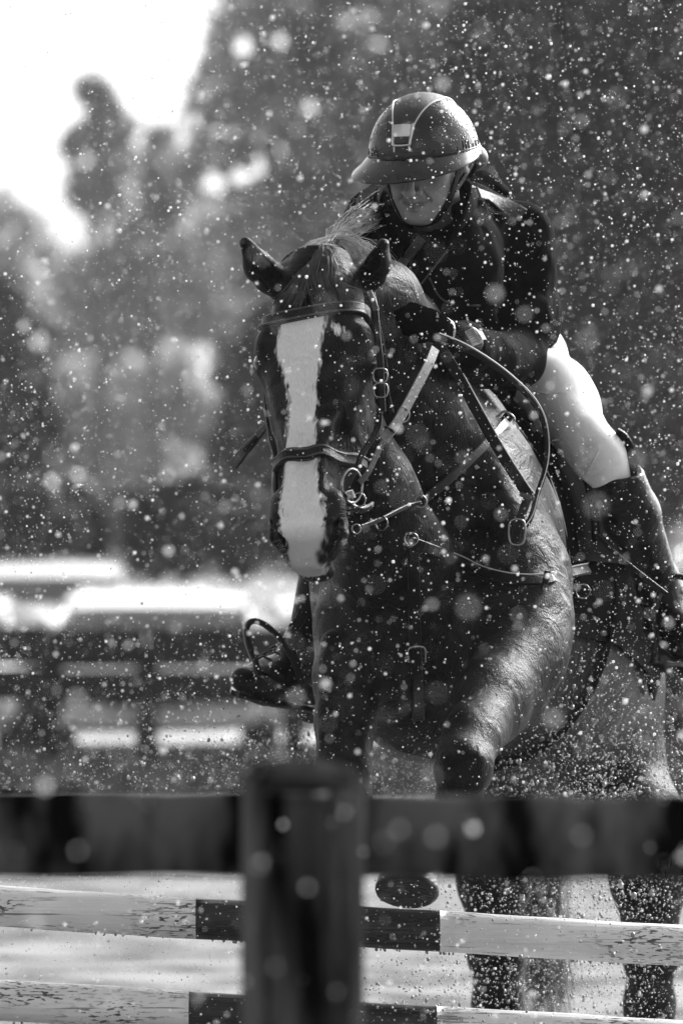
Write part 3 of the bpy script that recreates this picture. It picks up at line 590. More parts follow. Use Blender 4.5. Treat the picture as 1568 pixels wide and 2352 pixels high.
# blaze: edges given down the face in head coordinates
def head_tu(px, py, v=.072):
    """where the line of sight meets the plane of the face: distance down the head, lateral offset"""
    d = unit(P(px, py, 14.0) - CAMV); o = P0 + HV * v; k = ((o - CAMV) @ HV) / (d @ HV); q = CAMV + d * k - P0
    return float(q @ HA), float(q @ HU)
bl = [(748, 648, 747), (801, 630, 736), (844, 646, 734), (883, 660, 724), (933, 662, 719), (1004, 655, 721), (1052, 647, 722), (1118, 640, 726), (1178, 639, 739), (1211, 638, 737), (1262, 648, 726), (1300, 664, 724)]
TL = np.array([head_tu(a, y) for y, a, b in bl]); TR = np.array([head_tu(b, y) for y, a, b in bl])
q = V - P0; t = q @ HA; u = q @ HU; v = q @ HV
uL = np.interp(t, TL[:, 0], TL[:, 1]); uR = np.interp(t, TR[:, 0], TR[:, 1])
dist = np.minimum(u - uL, uR - u); dist = np.minimum(dist, (t - TL[0, 0] + .022)); dist = np.minimum(dist, v + .02)
wp = P(762, 752, 14.0); dist = np.maximum(dist, -.004+.011 - np.hypot(V[:, 0] - wp[0] - .012, V[:, 2] - wp[2] + .003) * .9 - (V[:, 1] > 14.2) * 1)
att = body.data.attributes.new('blaze', 'FLOAT', 'POINT'); att.data.foreach_set('value', dist.astype(np.float32))
tt = (1228 - 610) / 705 * HL; sn = np.clip((t - tt) / .04, 0, 1); att = body.data.attributes.new('snout', 'FLOAT', 'POINT'); att.data.foreach_set('value', sn.astype(np.float32))
inn = np.zeros(len(V))  # shade of the nostril and eye hollows, put into the coat colour
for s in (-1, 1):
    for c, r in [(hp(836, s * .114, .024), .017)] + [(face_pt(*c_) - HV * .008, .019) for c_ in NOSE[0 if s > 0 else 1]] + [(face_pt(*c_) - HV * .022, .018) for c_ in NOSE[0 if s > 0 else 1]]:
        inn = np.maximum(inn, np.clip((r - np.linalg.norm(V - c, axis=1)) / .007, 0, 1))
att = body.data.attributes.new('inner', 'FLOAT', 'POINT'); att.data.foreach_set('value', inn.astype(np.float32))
for s in (-1, 1):
    MB().grid(ellipsoid_mesh(hp(836, s * .100, .018), (.0195,) * 3), close_v=True).build('eye', EYE, horse)
    lid = [hp(846, s * .088, .036), hp(832, s * .093, .040), hp(821, s * .103, .034), hp(819, s * .112, .022), hp(826, s * .117, .008)]
    MB().tube(spline(lid, 18), np.r_[np.linspace(.002, .0048, 9), np.linspace(.0048, .002, 9)], 8).build('eyelid', COAT, horse)
def hoof(c, ax, fw, r=.06, h=.085, name='hoof'):
    """truncated cone along ax (towards the sole), toe along fw"""
    ax = unit(ax); fw = unit(np.asarray(fw) - ax * (np.asarray(fw) @ ax)); sd_ = np.cross(ax, fw); rows = []
    for tq, s in ((-.05, .55), (0, .74), (.08, .82), (.5, .92), (.92, 1.0), (1.0, .97), (1.03, .88), (.98, .6), (.95, .05)):
        rows.append([c + ax * h * tq + r * s * (fw * math.cos(a) * 1.06 * (1 if math.cos(a) > -.5 else .9) + sd_ * math.sin(a)) + fw * r * .35 * tq for a in np.linspace(0, 2 * math.pi, 24, endpoint=False)])
    return MB().grid(rows, close_v=True, cap=True).build(name, HOOF, horse)
hoof(P(944, 1984, 14.09), [-.10, -.62, -.9], [-.1, -.9, .5], .062, .080)
hoof(P(754, 2090, 14.55), [-.05, -.3, -1], [0, -1, -.2])
hoof(P(1136, 2885, 15.84), [0, -.25, -1], [0, -1, 0], .062, .075); hoof(P(1508, 2885, 15.84), [0, -.25, -1], [0, -1, 0], .062, .075)

# hair: strands as thin tapered curves
def strands(name, S, rad, m, parent):
    """three-sided tapering prisms, all in one mesh"""
    vs = []; fs = []; b = 0
    for pts in S:
        pts = np.asarray(pts, float); n = len(pts); T = np.gradient(pts, axis=0); T /= np.linalg.norm(T, axis=1)[:, None] + 1e-9
        a = np.cross(T, [.3, .9, .31]); a /= np.linalg.norm(a, axis=1)[:, None] + 1e-9; c = np.cross(T, a)
        r = (rad * rng.uniform(.6, 1.4) * np.linspace(1, .3, n))[:, None]
        ring = np.stack([pts + r * (math.cos(q) * a + math.sin(q) * c) for q in (0, 2.094, 4.189)], 1); vs.append(ring.reshape(-1, 3))
        i = np.arange(n - 1)[:, None] * 3; j = np.arange(3)[None]; k2 = (j + 1) % 3
        fs.append((np.stack([i + j, i + 3 + j, i + 3 + k2, i + k2], -1) + b).reshape(-1, 4)); b += n * 3
    return obj(name, np.concatenate(vs), np.concatenate(fs), m, parent)
def tuft(paths, n, spread, wob=.006, seg=9):
    """strands between guide paths given as lists of (px, py, Y)"""
    out = []; G = [spline([P(*p) for p in g], seg) for g in paths]
    for _ in range(n):
        a = rng.random() * (len(G) - 1); i = int(a) if len(G) > 1 else 0; f = a - i; g = G[i] * (1 - f) + G[min(i + 1, len(G) - 1)] * f
        w = np.linspace(.3, 1, seg)[:, None]; j = rng.normal(0, spread, 3) * w; k = rng.normal(0, wob, (seg, 3)); k = np.cumsum(k, 0) * .5
        out.append(g + j + k)
    return out
S = tuft([[(752, 545, 14.25), (715, 560, 14.18), (680, 585, 14.13), (648, 612, 14.1)], [(760, 550, 14.2), (725, 575, 14.15), (700, 592, 14.1), (668, 606, 14.08)]], 110, .004, .003)
S += tuft([[(760, 545, 14.2), (800, 548, 14.18), (840, 560, 14.15), (868, 590, 14.12)], [(770, 550, 14.2), (810, 565, 14.16), (830, 585, 14.14), (838, 606, 14.1)], [(765, 556, 14.2), (790, 575, 14.14), (800, 592, 14.12), (806, 606, 14.1)]], 120, .005, .004)
S += tuft([[(740, 575, 14.14), (765, 540, 14.26), (800, 510, 14.42), (850, 480, 14.6)], [(770, 560, 14.18), (800, 530, 14.3), (835, 520, 14.45), (868, 505, 14.6)]], 150, .008, .006)
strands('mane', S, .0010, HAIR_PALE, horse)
S = tuft([[(755, 560, 14.25), (790, 545, 14.25), (850, 560, 14.2), (885, 600, 14.25)], [(770, 590, 14.2), (830, 570, 14.3), (900, 610, 14.4), (960, 690, 14.55)]], 70, .006, .004)
S += tuft([[(770, 540, 14.3), (800, 505, 14.4), (822, 470, 14.5)], [(790, 540, 14.3), (830, 500, 14.45), (872, 500, 14.55)]], 34, .012, .009)
strands('mane', S, .0007, HAIR, horse)
# forelock: falls between the ears down over the brow
def face_path(pts, off=.006): return [tuple(p) for p in (lambda pp: [( (a[0] * FOC / a[1] + 784), 1250 - (a[2] - CAMZ) * FOC / a[1], a[1]) for a in pp])(onto(pts, off)[0])]
S = tuft([face_path([(742, 584), (700, 625), (665, 665), (630, 705)], .012), face_path([(745, 584), (722, 630), (705, 680), (700, 712)], .012)], 90, .004, .003)
S += tuft([face_path([(745, 584), (752, 620), (745, 660), (762, 705)], .014), face_path([(748, 584), (770, 625), (775, 665), (830, 690)], .012)], 130, .004, .004)
S += tuft([face_path([(738, 582), (725, 610), (712, 650), (725, 690)], .016), face_path([(752, 582), (766, 610), (768, 650), (790, 695)], .016)], 110, .003, .004)
strands('forelock', S, .0009, HAIR, horse)
# whiskers and chin hairs
S = []
for _ in range(150):
    side = rng.random() < .45; tq = rng.random()
    a = np.array([628 + 60 * tq ** 1.3, 1200 + 110 * tq]) if side else np.array([782 - 30 * tq ** 2, 1150 + 140 * tq])
    L_ = rng.uniform(10, 34); an = R(rng.uniform(115, 165)) if side else R(rng.uniform(-20, 60) + 0)
    dx, dy = (math.cos(an) * L_, -math.sin(an) * -L_ * .6) if side else (math.cos(an) * L_, math.sin(an) * L_ * .7)
    Yw = 13.86 + rng.uniform(-.02, .05); S.append([P(a[0], a[1], Yw), P(a[0] + dx * .5, a[1] + dy * .4, Yw - .01), P(a[0] + dx, a[1] + dy, Yw - .01)])
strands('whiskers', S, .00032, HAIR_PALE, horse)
# tail hanging between the hind legs
S = tuft([[(1270, 1500, 16.75), (1260, 1800, 16.8), (1205, 2050, 16.75), (1215, 2340, 16.7)], [(1290, 1500, 16.75), (1300, 1800, 16.8), (1270, 2050, 16.8), (1285, 2300, 16.75)]], 330, .02, .012, 12)
strands('tail', S, .0016, HAIR, horse)
# ============================================================ RIDER
SKIN = mat('wet skin', .30, .42, var=.18, vscale=25, bump=.35, bscale=300, spec=.45)
JACKET = mat('dark rain jacket fabric', .004, .85, var=.5, vscale=14, bump=2.2, bscale=22, bstretch=(1, 1, .6), spec=.015)
JACKET_YOKE = mat('slick shoulder panel fabric', .022, .42, var=.4, vscale=30, bump=.6, bscale=120)
BREECH = mat('pale stretch breeches', .86, .75, var=.05, vscale=5, bump=.3, bscale=900, spec=.25)
BOOT = mat('wet black boot leather', .005, .30, var=.4, vscale=30, bump=.7, bscale=60, spec=.2)
BOOT_WORN = mat('scuffed boot toe leather', .09, .4, var=.5, vscale=35, bump=.6, bscale=120, spec=.5)
GLOVE = mat('dark riding glove', .006, .7, spec=0.0, bump=.5, bscale=400)
SHELL = mat('matt helmet shell', .014, .22, var=.35, vscale=26, bump=.25, bscale=160, spec=.55)
PANEL = mat('ribbed helmet panel', .014, .42, bump=.5, bscale=500, spec=.5)
VISOR = mat('glossy helmet visor', .022, .22, var=.4, vscale=40, spec=.6)
CHROME = mat('satin badge metal', .6, .3, metal=.9)
DARKP = mat('black plastic', .012, .35)

person = thing('person', 'rider in dark jacket, pale breeches and wet helmet leaning forward over the neck', 'person', (0.35, 14.9, 1.5))
# head frame: right(R_), forward(F_), up(U_)
HC = P(972, 322, 14.52); ya, pi_ = R(17), R(23)
F_ = np.array([-math.sin(ya) * math.cos(pi_), -math.cos(ya) * math.cos(pi_), -math.sin(pi_)])
R_ = unit(np.cross([0, 0, 1.0], F_)); R_ = R_ if R_[0] > 0 else -R_
roll = R(-3); U_ = unit(np.cross(R_, F_)); U_ = U_ if U_[2] > 0 else -U_
R_, U_ = R_ * math.cos(roll) + U_ * math.sin(roll), U_ * math.cos(roll) - R_ * math.sin(roll)
def h(r, f, u): return HC + R_ * r + F_ * f + U_ * u
HR = rotm(R_, F_, U_)
G = Field(ax_((-.02, .06, .009), (.06, .27, .0026), (.27, .74, .009)), ax_((13.9, 14.30, .01), (14.30, 14.66, .003), (14.66, 15.9, .012)), ax_((1.25, 2.15, .010), (2.15, 2.56, .0027)))
G.ell(h(0, -.008, -.012), (.073, .093, .066), HR, .02)
G.ell(h(0, .03, -.065), (.061, .062, .075), HR, .03)
G.ell(h(0, .045, -.095), (.043, .045, .048), HR, .025)
G.ell(h(0, .072, -.128), (.021, .017, .017), HR, .022)
for s in (-1, 1):
    G.cap(h(s * .055, .005, -.075), h(s * .016, .068, -.133), .018, .013, .025)
    G.ell(h(s * .041, .060, -.048), (.021, .02, .019), HR, .02)
    G.cap(h(s * .012, .092, -.002), h(s * .046, .074, -.004), .011, .008, .014)
    G.ell(h(s * .031, .094, -.022), (.017, .014, .011), HR, .010, sub=True)
    G.ell(h(s * .031, .076, -.024), (.013, .013, .0125), HR, .004)
    G.cap(h(s * .018, .091, -.017), h(s * .045, .081, -.019), .0042, .003, .005)
    G.ell(h(s * .013, .103, -.0715), (.0085, .010, .0075), HR, .007)
    G.ell(h(s * .081, -.012, -.045), (.009, .019, .031), HR, .012)
    G.ell(h(s * .089, -.006, -.040), (.006, .010, .017), HR, .006, sub=True)
G.chain([h(0, .090, -.012), h(0, .106, -.038), h(0, .124, -.064)], [.0085, .0085, .0100], .010)
G.ell(h(0, .123, -.067), (.0115, .010, .0095), HR, .007)
for s in (-1, 1): G.ell(h(s * .0065, .116, -.078), (.0042, .006, .0038), HR, .004, sub=True)
for lv, w, r0, r1, f in ((-.0945, .021, .0062, .003, .0925), (-.1055, .019, .0068, .003, .090)):
    for s in (-1, 1): G.cap(h(0, f + .006, lv), h(s * w, f - .012, lv + .005), r0, r1, .006)
G.cap(h(-.023, .085, -.0945), h(0, .107, -.0998), .0028, .0034, .003, sub=True); G.cap(h(0, .107, -.0998), h(.027, .082, -.0925), .0034, .0028, .003, sub=True)
for s in (-1, 1): G.cap(h(s * .017, .094, -.072), h(s * .030, .080, -.098), .002, .0018, .006, sub=True)
# neck, and the body under the clothes
sh_r = P(1158, 560, 14.80); sh_l = P(862, 520, 14.72); el_r = P(1180, 815, 14.72); wr_r = P(1068, 790, 14.36); el_l = P(845, 760, 14.80); wr_l = P(800, 820, 14.50)
nk = P(1005, 585, 14.74); hip = P(1150, 830, 15.32)
G.cap(h(0, -.02, -.07), nk, .055, .060, .03)
G.chain([nk, P(1050, 680, 14.95), hip], [.09, .12, .13], .06, sq=((0, 1, .8), .7))
G.chain([sh_r, el_r, wr_r], [.036, .034, .024], .02); G.chain([sh_l, el_l, wr_l], [.036, .034, .024], .02); G.cap(sh_r, sh_l, .05, .05, .05)
hip_r = P(1215, 838, 15.18); kn_r = P(1380, 1045, 14.82); an_r = P(1512, 1345, 15.02); hl_r = P(1520, 1440, 15.10); to_r = P(1600, 1470, 14.86)
hip_l = P(1075, 830, 15.25); kn_l = P(800, 1090, 14.78); an_l = P(706, 1480, 15.02); hl_l = P(722, 1580, 15.08); to_l = P(560, 1560, 14.92)
for hp_, kn, an, hl, to in ((hip_r, kn_r, an_r, hl_r, to_r), (hip_l, kn_l, an_l, hl_l, to_l)):
    G.chain([hip, hp_, kn, an], [.09, .055, .022, .02], .02); G.cap(an, hl * .6 + to * .4, .015, .012, .02)
# hands: palm plus five bent digits closed on the rein
def hand(G, wr, c, across, fwd, r=.0085):
    across, fwd = unit(across), unit(fwd); dn = unit(np.cross(across, fwd)); dn = dn if dn[2] < 0 else -dn
    G.cap(wr, c, .024, .028, .02, sq=(dn, .8))
    for i in range(4):
        b = c + across * (i - 1.5) * .0185 + fwd * .028; l = (.036, .042, .039, .031)[i]
        m1 = b + fwd * l * .75 + dn * l * .35; m2 = m1 + dn * l * .75 - fwd * l * .1; m3 = m2 - fwd * l * .6 + dn * l * .1
        G.chain([c + across * (i - 1.5) * .012, b, m1, m2, m3], [r * 1.1, r * 1.12, r, r * .92, r * .8], .004)
    t0 = c - across * .03 - fwd * .005; t1 = t0 + fwd * .035 - across * .012 + dn * .01; t2 = t1 + fwd * .026 + across * .018 + dn * .012
    G.chain([t0, t1, t2], [.012, .0105, .0085], .006)
hc_r = P(1008, 752, 14.20); hc_l = P(800, 850, 14.42)
hand(G, wr_r, hc_r, [.5, .2, -.8], [-.75, -.5, .15]); hand(G, wr_l, hc_l, [-.3, .1, -.8], [.5, -.7, 0])
V, Q = G.mesh(); V = relax(V, Q, 1, .3); del G
pb = obj('body', V, Q, SKIN, person)
lq = V - HC; lr, lf, lu = lq @ R_, lq @ F_, lq @ U_
lip = np.clip(1.6 - (np.abs(lr) / .023) ** 2 - ((lu + .1000) / .0065) ** 2, 0, 1) * (lf > .07)
att = pb.data.attributes.new('lip', 'FLOAT', 'POINT'); att.data.foreach_set('value', lip.astype(np.float32))
nt = SKIN.node_tree; bs = nt.nodes['Principled BSDF']; src = bs.inputs['Base Color'].links[0].from_socket; la = nt.nodes.new('ShaderNodeAttribute'); la.attribute_name = 'lip'
lm = nt.nodes.new('ShaderNodeMix'); lm.data_type = 'FLOAT'; nt.links.new(la.outputs['Fac'], lm.inputs[0]); nt.links.new(src, lm.inputs[2]); lm.inputs[3].default_value = .13; nt.links.new(lm.outputs[0], bs.inputs['Base Color'])
for s in (-1, 1):
    e = MB().grid(ellipsoid_mesh(h(s * .031, .0795, -.0235), (.0112,) * 3), close_v=True).build('eye', mat('eye white', .5, .1), person)
    MB().grid(ellipsoid_mesh(h(s * .031, .0868, -.0250), (.0055, .0045, .0055), HR), close_v=True).build('iris', EYE, e)
    bp = [h(s * .012, .1035, -.004), h(s * .028, .1025, .001), h(s * .047, .088, -.005)]
    MB().tube(spline(bp, 10), np.linspace(.0032, .0012, 10), 6).build('eyebrow', HAIR, person)
# ---- jacket
G = Field(ax_((-.02, .50, .0055)), ax_((14.05, 15.7, .0075)), ax_((1.78, 2.42, .0055)))
G.chain([P(1000, 575, 14.74), P(1040, 660, 14.90), P(1085, 740, 15.1), P(1130, 800, 15.3)], [.13, .17, .16, .13], .08, sq=((0, 1, .7), .72))
G.ell(P(1000, 640, 14.62), (.135, .11, .15), None, .08)
G.chain([P(1185, 1240 - 700 + 10, 14.80), P(1196, 640, 14.82), P(1197, 740, 14.76), P(1182, 825, 14.70)], [.062, .060, .056, .058], .04)
G.chain([P(1182, 822, 14.70), P(1120, 825, 14.50), P(1068, 798, 14.36), P(1038, 778, 14.27)], [.056, .052, .045, .036], .03)
G.chain([P(868, 510, 14.72), P(850, 620, 14.82), P(842, 760, 14.84), P(808, 810, 14.56)], [.055, .052, .05, .036], .04)
G.cap(P(868, 510, 14.72), P(1185, 548, 14.80), .058, .062, .06)
G.chain([P(950, 540, 14.78), P(1060, 520, 14.84), P(1120, 560, 14.9)], [.07, .08, .08], .05)
# folds
for a, b, r in (((1240, 770, 14.75), (1130, 860, 14.55), .010), ((1238, 800, 14.75), (1150, 880, 14.6), .009), ((1225, 740, 14.74), (1140, 800, 14.6), .009), ((1100, 470, 14.66), (1118, 560, 14.62), .010), ((1150, 500, 14.7), (1130, 600, 14.66), .009),
                ((1060, 610, 14.55), (1150, 690, 14.60), .010), ((1050, 660, 14.55), (1140, 740, 14.62), .009), ((960, 640, 14.52), (1010, 700, 14.54), .010), ((1165, 600, 14.74), (1180, 700, 14.7), .008), ((1235, 600, 14.8), (1245, 700, 14.78), .007)):
    G.cap(P(*a), P(*b), r * 1.5, r * .6, .018)
# opening for the neck
G.cap(h(.0, .02, -.10), P(1000, 560, 14.62), .050, .045, .012, sub=True)
V, Q = G.mesh(); V = relax(V, Q, 2, .4); del G
nzv = np.array([noise.noise(Vector(p * np.array([9, 9, 13]))) + .5 * noise.noise(Vector(p * 31)) for p in V]); V = V + np.array([[0, -1, .2]]) * (nzv * .008 + .007 * np.array([1 - abs(noise.noise(Vector((p[0] * 10 + p[2] * 7, p[1] * 6, p[2] * 14 - p[0] * 9)))) * 3 for p in V]).clip(-.3, 1))[:, None]
jacket = obj('jacket', V, Q, JACKET, person)
JB = BVHTree.FromPolygons([Vector(v) for v in V], Q.tolist())
def jhit(px, py, off=.004, Y=14.6):
    d = unit(P(px, py, 14.0) - CAMV); q = JB.ray_cast(Vector(CAMV), Vector(d))
    return (np.array(q[0]) + np.array(q[1]) * off, np.array(q[1])) if q[0] is not None else (P(px, py, Y), np.array([0, -1.0, 0]))
def jstrap(name, pts, w, th, m, off=.004, n=24, parent=jacket):
    q = [jhit(*p, off=off) for p in pts]; pp = spline([a for a, b in q], n); nn = spline([b for a, b in q], n)
    return MB().strap(pp, nn, w, th).build(name, m, parent)
# stand-up collar: two flaring sheets round the neck
def collar(name, rail, height, lean, m):
    rows = []
    for (p, q) in zip(spline([P(*a) for a in rail], 26), spline([P(*a) for a in height], 26)):
        out = unit((p + q) / 2 - P(1000, 500, 14.66)) * .005; rows.append([p + out, (p + q) / 2 + out * (1 + lean), q + out * .5, q - out * .5, (p + q) / 2 - out, p - out])
    return MB().grid(rows, close_v=True, cap=True).build(name, m, jacket)
collar('collar', [(1010, 590, 14.54), (1045, 560, 14.56), (1085, 520, 14.64), (1100, 470, 14.76), (1040, 440, 14.86), (930, 440, 14.84), (862, 490, 14.70), (880, 560, 14.58), (930, 600, 14.53)],
       [(1030, 548, 14.52), (1062, 490, 14.50), (1080, 440, 14.56), (1075, 415, 14.68), (1020, 400, 14.80), (930, 400, 14.78), (868, 432, 14.64), (880, 490, 14.53), (925, 560, 14.50)], .6, JACKET)
jstrap('zip_placket', [(970, 548), (945, 582), (920, 612), (900, 640)], .020, .006, JACKET_YOKE, .005)
jstrap('seam', [(1030, 575), (1000, 610), (968, 650)], .003, .003, JACKET_YOKE, .004)
jstrap('seam', [(985, 640), (1020, 690), (1100, 700)], .003, .003, JACKET_YOKE, .004)
jstrap('shoulder_panel', [(1098, 452), (1128, 462), (1160, 478), (1192, 500)], .045, .008, JACKET_YOKE, .006)
if False: jstrap('shoulder_seam', [(1112, 560), (1150, 540), (1190, 532), (1212, 542)], .006, .005, JACKET_YOKE, .006)
jstrap('shoulder_panel', [(832, 470), (845, 452), (866, 436)], .030, .008, JACKET_YOKE, .006)
# raised shoulder loop standing off the jacket
pp = spline([P(1150, 492, 14.72), P(1178, 482, 14.74), P(1200, 492, 14.78), P(1203, 520, 14.80), P(1198, 545, 14.80)], 16)
MB().strap(pp, np.array([.5, -.5, .7]), .05, .004).build('shoulder_tab', JACKET, jacket)
# hood lying behind the neck
Gh = Field(ax_((.14, .40, .006)), ax_((14.68, 15.1, .008)), ax_((2.15, 2.42, .006)))
Gh.chain([P(1080, 440, 14.84), P(1105, 430, 14.88), P(1142, 462, 14.90), P(1180, 498, 14.92)], [.03, .030, .028, .016], .03)
V, Q = Gh.mesh(); obj('hood', relax(V, Q, 1), Q, JACKET, jacket)
# ---- belt and breeches
G = Field(ax_((.02, .62, .007)), ax_((14.5, 15.75, .009)), ax_((1.60, 2.14, .007)))
G.ell(P(1155, 838, 15.32), (.135, .16, .12), None, .05)
G.chain([P(1200, 828, 15.24), P(1272, 908, 15.0), P(1342, 1008, 14.80)], [.086, .070, .056], .05)
G.ell(P(1304, 942, 14.94), (.054, .055, .058), None, .05); G.ell(P(1374, 1048, 14.76), (.050, .05, .050), None, .04); G.cap(P(1380, 1055, 14.77), P(1408, 1110, 14.80), .046, .042, .03)
G.chain([P(1080, 830, 15.24), P(935, 960, 15.0), P(815, 1075, 14.80)], [.098, .085, .058], .05)
for a_, b_, r_ in (((1236, 800, 15.10), (1300, 790, 15.06), .008), ((1240, 778, 15.12), (1290, 762, 15.12), .006), ((1236, 850, 15.04), (1290, 838, 15.0), .005), ((1330, 1080, 14.74), (1372, 1050, 14.70), .006), ((1318, 1050, 14.76), (1360, 1020, 14.71), .005), ((1350, 1098, 14.74), (1400, 1080, 14.70), .005)):
    G.cap(P(*a_), P(*b_), r_, r_ * .5, .012, sub=True)
V, Q = G.mesh(); V = relax(V, Q, 2, .4)
nzv = np.array([noise.noise(Vector(p * np.array([7, 7, 11]))) for p in V]); V = V + np.array([[.3, -1, .2]]) * (nzv * .003)[:, None]; del G
breeches = obj('breeches', V, Q, BREECH, person)
pp = spline([P(1225, 690, 15.2), P(1250, 700, 15.16), P(1262, 722, 15.18), P(1258, 748, 15.24), P(1240, 755, 15.14)], 14)
for k_, pts in enumerate(([(1216, 893), (1262, 905), (1310, 890), (1352, 862)], [(1310, 1000), (1345, 975), (1395, 965)], [(1352, 1085), (1372, 1040), (1400, 1000), (1412, 990)])):
    bb_ = BVHTree.FromPolygons([Vector(v) for v in V], Q.tolist()) if k_ == 0 else bb_; qq = []
    for p_ in pts:
        d_ = unit(P(*p_, 14.0) - CAMV); q_ = bb_.ray_cast(Vector(CAMV), Vector(d_))
        if q_[0] is not None: qq.append(np.array(q_[0]) + np.array(q_[1]) * .0006)
    if len(qq) > 2: MB().tube(spline(qq, 20), .0012, 6).build('seam', BREECH, breeches)
belt = MB().strap(pp, np.array([.6, -.7, .3]), .030, .006).build('belt', LEATHER, breeches)
MB().tube(spline([P(1240, 690, 15.12), P(1256, 705, 15.12), P(1256, 730, 15.12), P(1240, 718, 15.12)], 12, True), .0025, 6, closed=True).build('belt_buckle', METAL, belt)
# ---- boots
def boot(kn, an, hl, to, top_r, tilt, name='boot'):
    G = Field(ax_((min(kn[0], to[0]) - .12, max(kn[0], to[0]) + .12, .0055)), ax_((min(kn[1], to[1]) - .15, max(kn[1], hl[1]) + .15, .0065)), ax_((min(to[2], hl[2]) - .1, kn[2] + .03, .0055)))
    sk = kn + (an - kn) * .12; mid = kn + (an - kn) * .42
    G.chain([sk, mid, an], [top_r, top_r * 1.02, .043], .02)
    G.chain([an, hl * .85 + an * .15], [.041, .034], .03); ball = hl * .32 + to * .68
    G.chain([an * .55 + (hl * .5 + to * .5) * .45, ball, to], [.046, .040, .022], .035, sq=((0, .3, 1), .85))
    G.chain([hl, ball, to], [.036, .036, .020], .03)
    fw = unit(to - hl); dn = unit(unit(hl - an) - fw * (unit(hl - an) @ fw))
    G.ell(kn + (an - kn) * .0, (top_r * 1.3, top_r * 1.3, .035), None, .01, sub=True)
    V, Q = G.mesh(); V = relax(V, Q, 1, .4)
    for k2 in range(1): V = V + unit([0, -1, 0]) * np.array([.003 * math.sin(18 * ((p - an) @ unit(an - kn)) / .1) * math.exp(-((p - an) @ unit(an - kn) / .06) ** 2) for p in V])[:, None]
    b = obj(name, V, Q, BOOT, person)
    side = unit(np.cross(fw, dn)); rows = []
    for t, w in ((0, .030), (.12, .036), (.45, .034), (.75, .046), (.93, .036), (1.02, .012)):
        c = hl - fw * .028 + (to - hl + fw * .035) * t + dn * (.040 - .012 * t); rows.append([c - side * w, c + side * w, c + side * w + dn * .009, c - side * w + dn * .009])
    MB().grid(rows, close_v=True, cap=True).build('sole', DARKP, b)
    c = hl + dn * .056 - fw * .004; MB().box(c, (.058, .062, .026), rotm(fw, side, dn), .005).build('heel', DARKP, b)
    return b, fw, dn, side
br, *_ = boot(P(1402, 1062, 14.76), an_r, hl_r, to_r, .056, 0)
bl_, fwl, dnl, sdl = boot(kn_l, an_l, hl_l, to_l, .054, 0)
# upright back cuff of the right boot, its lighter outer panel
MB().strap(spline([P(1412, 998, 14.76), P(1430, 1010, 14.76), P(1446, 1035, 14.77), P(1450, 1065, 14.78), P(1444, 1100, 14.78)], 14), np.array([-.6, -.7, 0]), .030, .005).build('cuff', BOOT, br)
MB().strap(spline([P(1446, 1070, 14.79), P(1462, 1120, 14.84), P(1483, 1200, 14.92), P(1500, 1270, 14.98), P(1512, 1310, 15.0)], 20), np.array([.75, -.65, 0]), np.linspace(.018, .026, 20), .004).build('side_panel', BOOT_WORN, br)
if False: MB().strap(spline([P(1400, 1075, 14.68), P(1430, 1082, 14.68), P(1455, 1100, 14.72), P(1480, 1130, 14.8)], 14), np.array([.2, -1, 0]), .012, .004).build('top_strap', LEATHER, br)
for i in range(6):
    q = to_l + (an_l - to_l) * (.30 + .12 * i); c = q + np.array([0, -.03, .022 + .004 * i])
    MB().tube([c + np.array([-.018, -.004, -.006]), c + np.array([0, -.010, .004]), c + np.array([.018, -.004, -.004])], .0028, 6).build('lace', LEATHER, bl_)
# spur on the right boot
MB().tube(spline([P(1505, 1300, 14.95), P(1530, 1330, 14.96), P(1560, 1338, 15.0), P(1590, 1345, 15.05)], 14), .003, 8).build('spur', METAL, br)
# ---- gloves
for (wr, hc, ac, fw) in ((wr_r, hc_r, [.5, .2, -.8], [-.75, -.5, .15]), (wr_l, hc_l, [-.3, .1, -.8], [.5, -.7, 0])):
    G = Field(ax_((hc[0] - .12, hc[0] + .12, .0035)), ax_((hc[1] - .12, hc[1] + .12, .004)), ax_((hc[2] - .12, hc[2] + .12, .0035)))
    hand(G, wr * .6 + hc * .4, hc, ac, fw, .0102); V, Q = G.mesh(); del G
    obj('glove', relax(V, Q, 1, .3), Q, GLOVE, person)

# ---- helmet
hel = bpy.data.objects.new('helmet', None); link(hel, person)
ya2, pi2 = R(21), R(11)       # the helmet sits a little farther back than the face is tipped
HC2 = P(972, 352, 14.53); F2 = np.array([-math.sin(ya2) * math.cos(pi2), -math.cos(ya2) * math.cos(pi2), -math.sin(pi2)]); R2 = unit(np.cross([0, 0, 1.0], F2)); R2 = R2 if R2[0] > 0 else -R2
U2 = unit(np.cross(R2, F2)); U2 = U2 if U2[2] > 0 else -U2; rl2 = R(1.0); R2, U2 = R2 * math.cos(rl2) + U2 * math.sin(rl2), U2 * math.cos(rl2) - R2 * math.sin(rl2)
def hh(r, f, u): return HC2 + R2 * r + F2 * f + U2 * u
hc0 = (0, -.004, 0); hrx, hry, hrz = .108, .126, .120
def sh_pt(az, el, off=0):    # az: 0 front, positive to the photo's right; el: 0 rim, 90 top
    a, e = R(az), R(el); n = 1.0
    p = np.array([math.sin(a) * math.cos(e) * (hrx + off), math.cos(a) * math.cos(e) * (hry + off), math.sin(e) * (hrz + off)])
    return hh(hc0[0] + p[0], hc0[1] + p[1], hc0[2] + p[2])
rows = []
for el in [-9, -7, -4, 0, 6, 12, 20, 28, 36, 44, 52, 60, 68, 76, 84, 89.5]:
    rows.append([sh_pt(az, el) for az in np.linspace(-180, 180, 60, endpoint=False)])
inner = [[sh_pt(az, el, -.008) for az in np.linspace(-180, 180, 60, endpoint=False)] for el in (-9, 0, 25, 50, 75, 89.5)]
MB().grid(inner[::-1] + rows, close_v=True).build('shell', SHELL, hel)
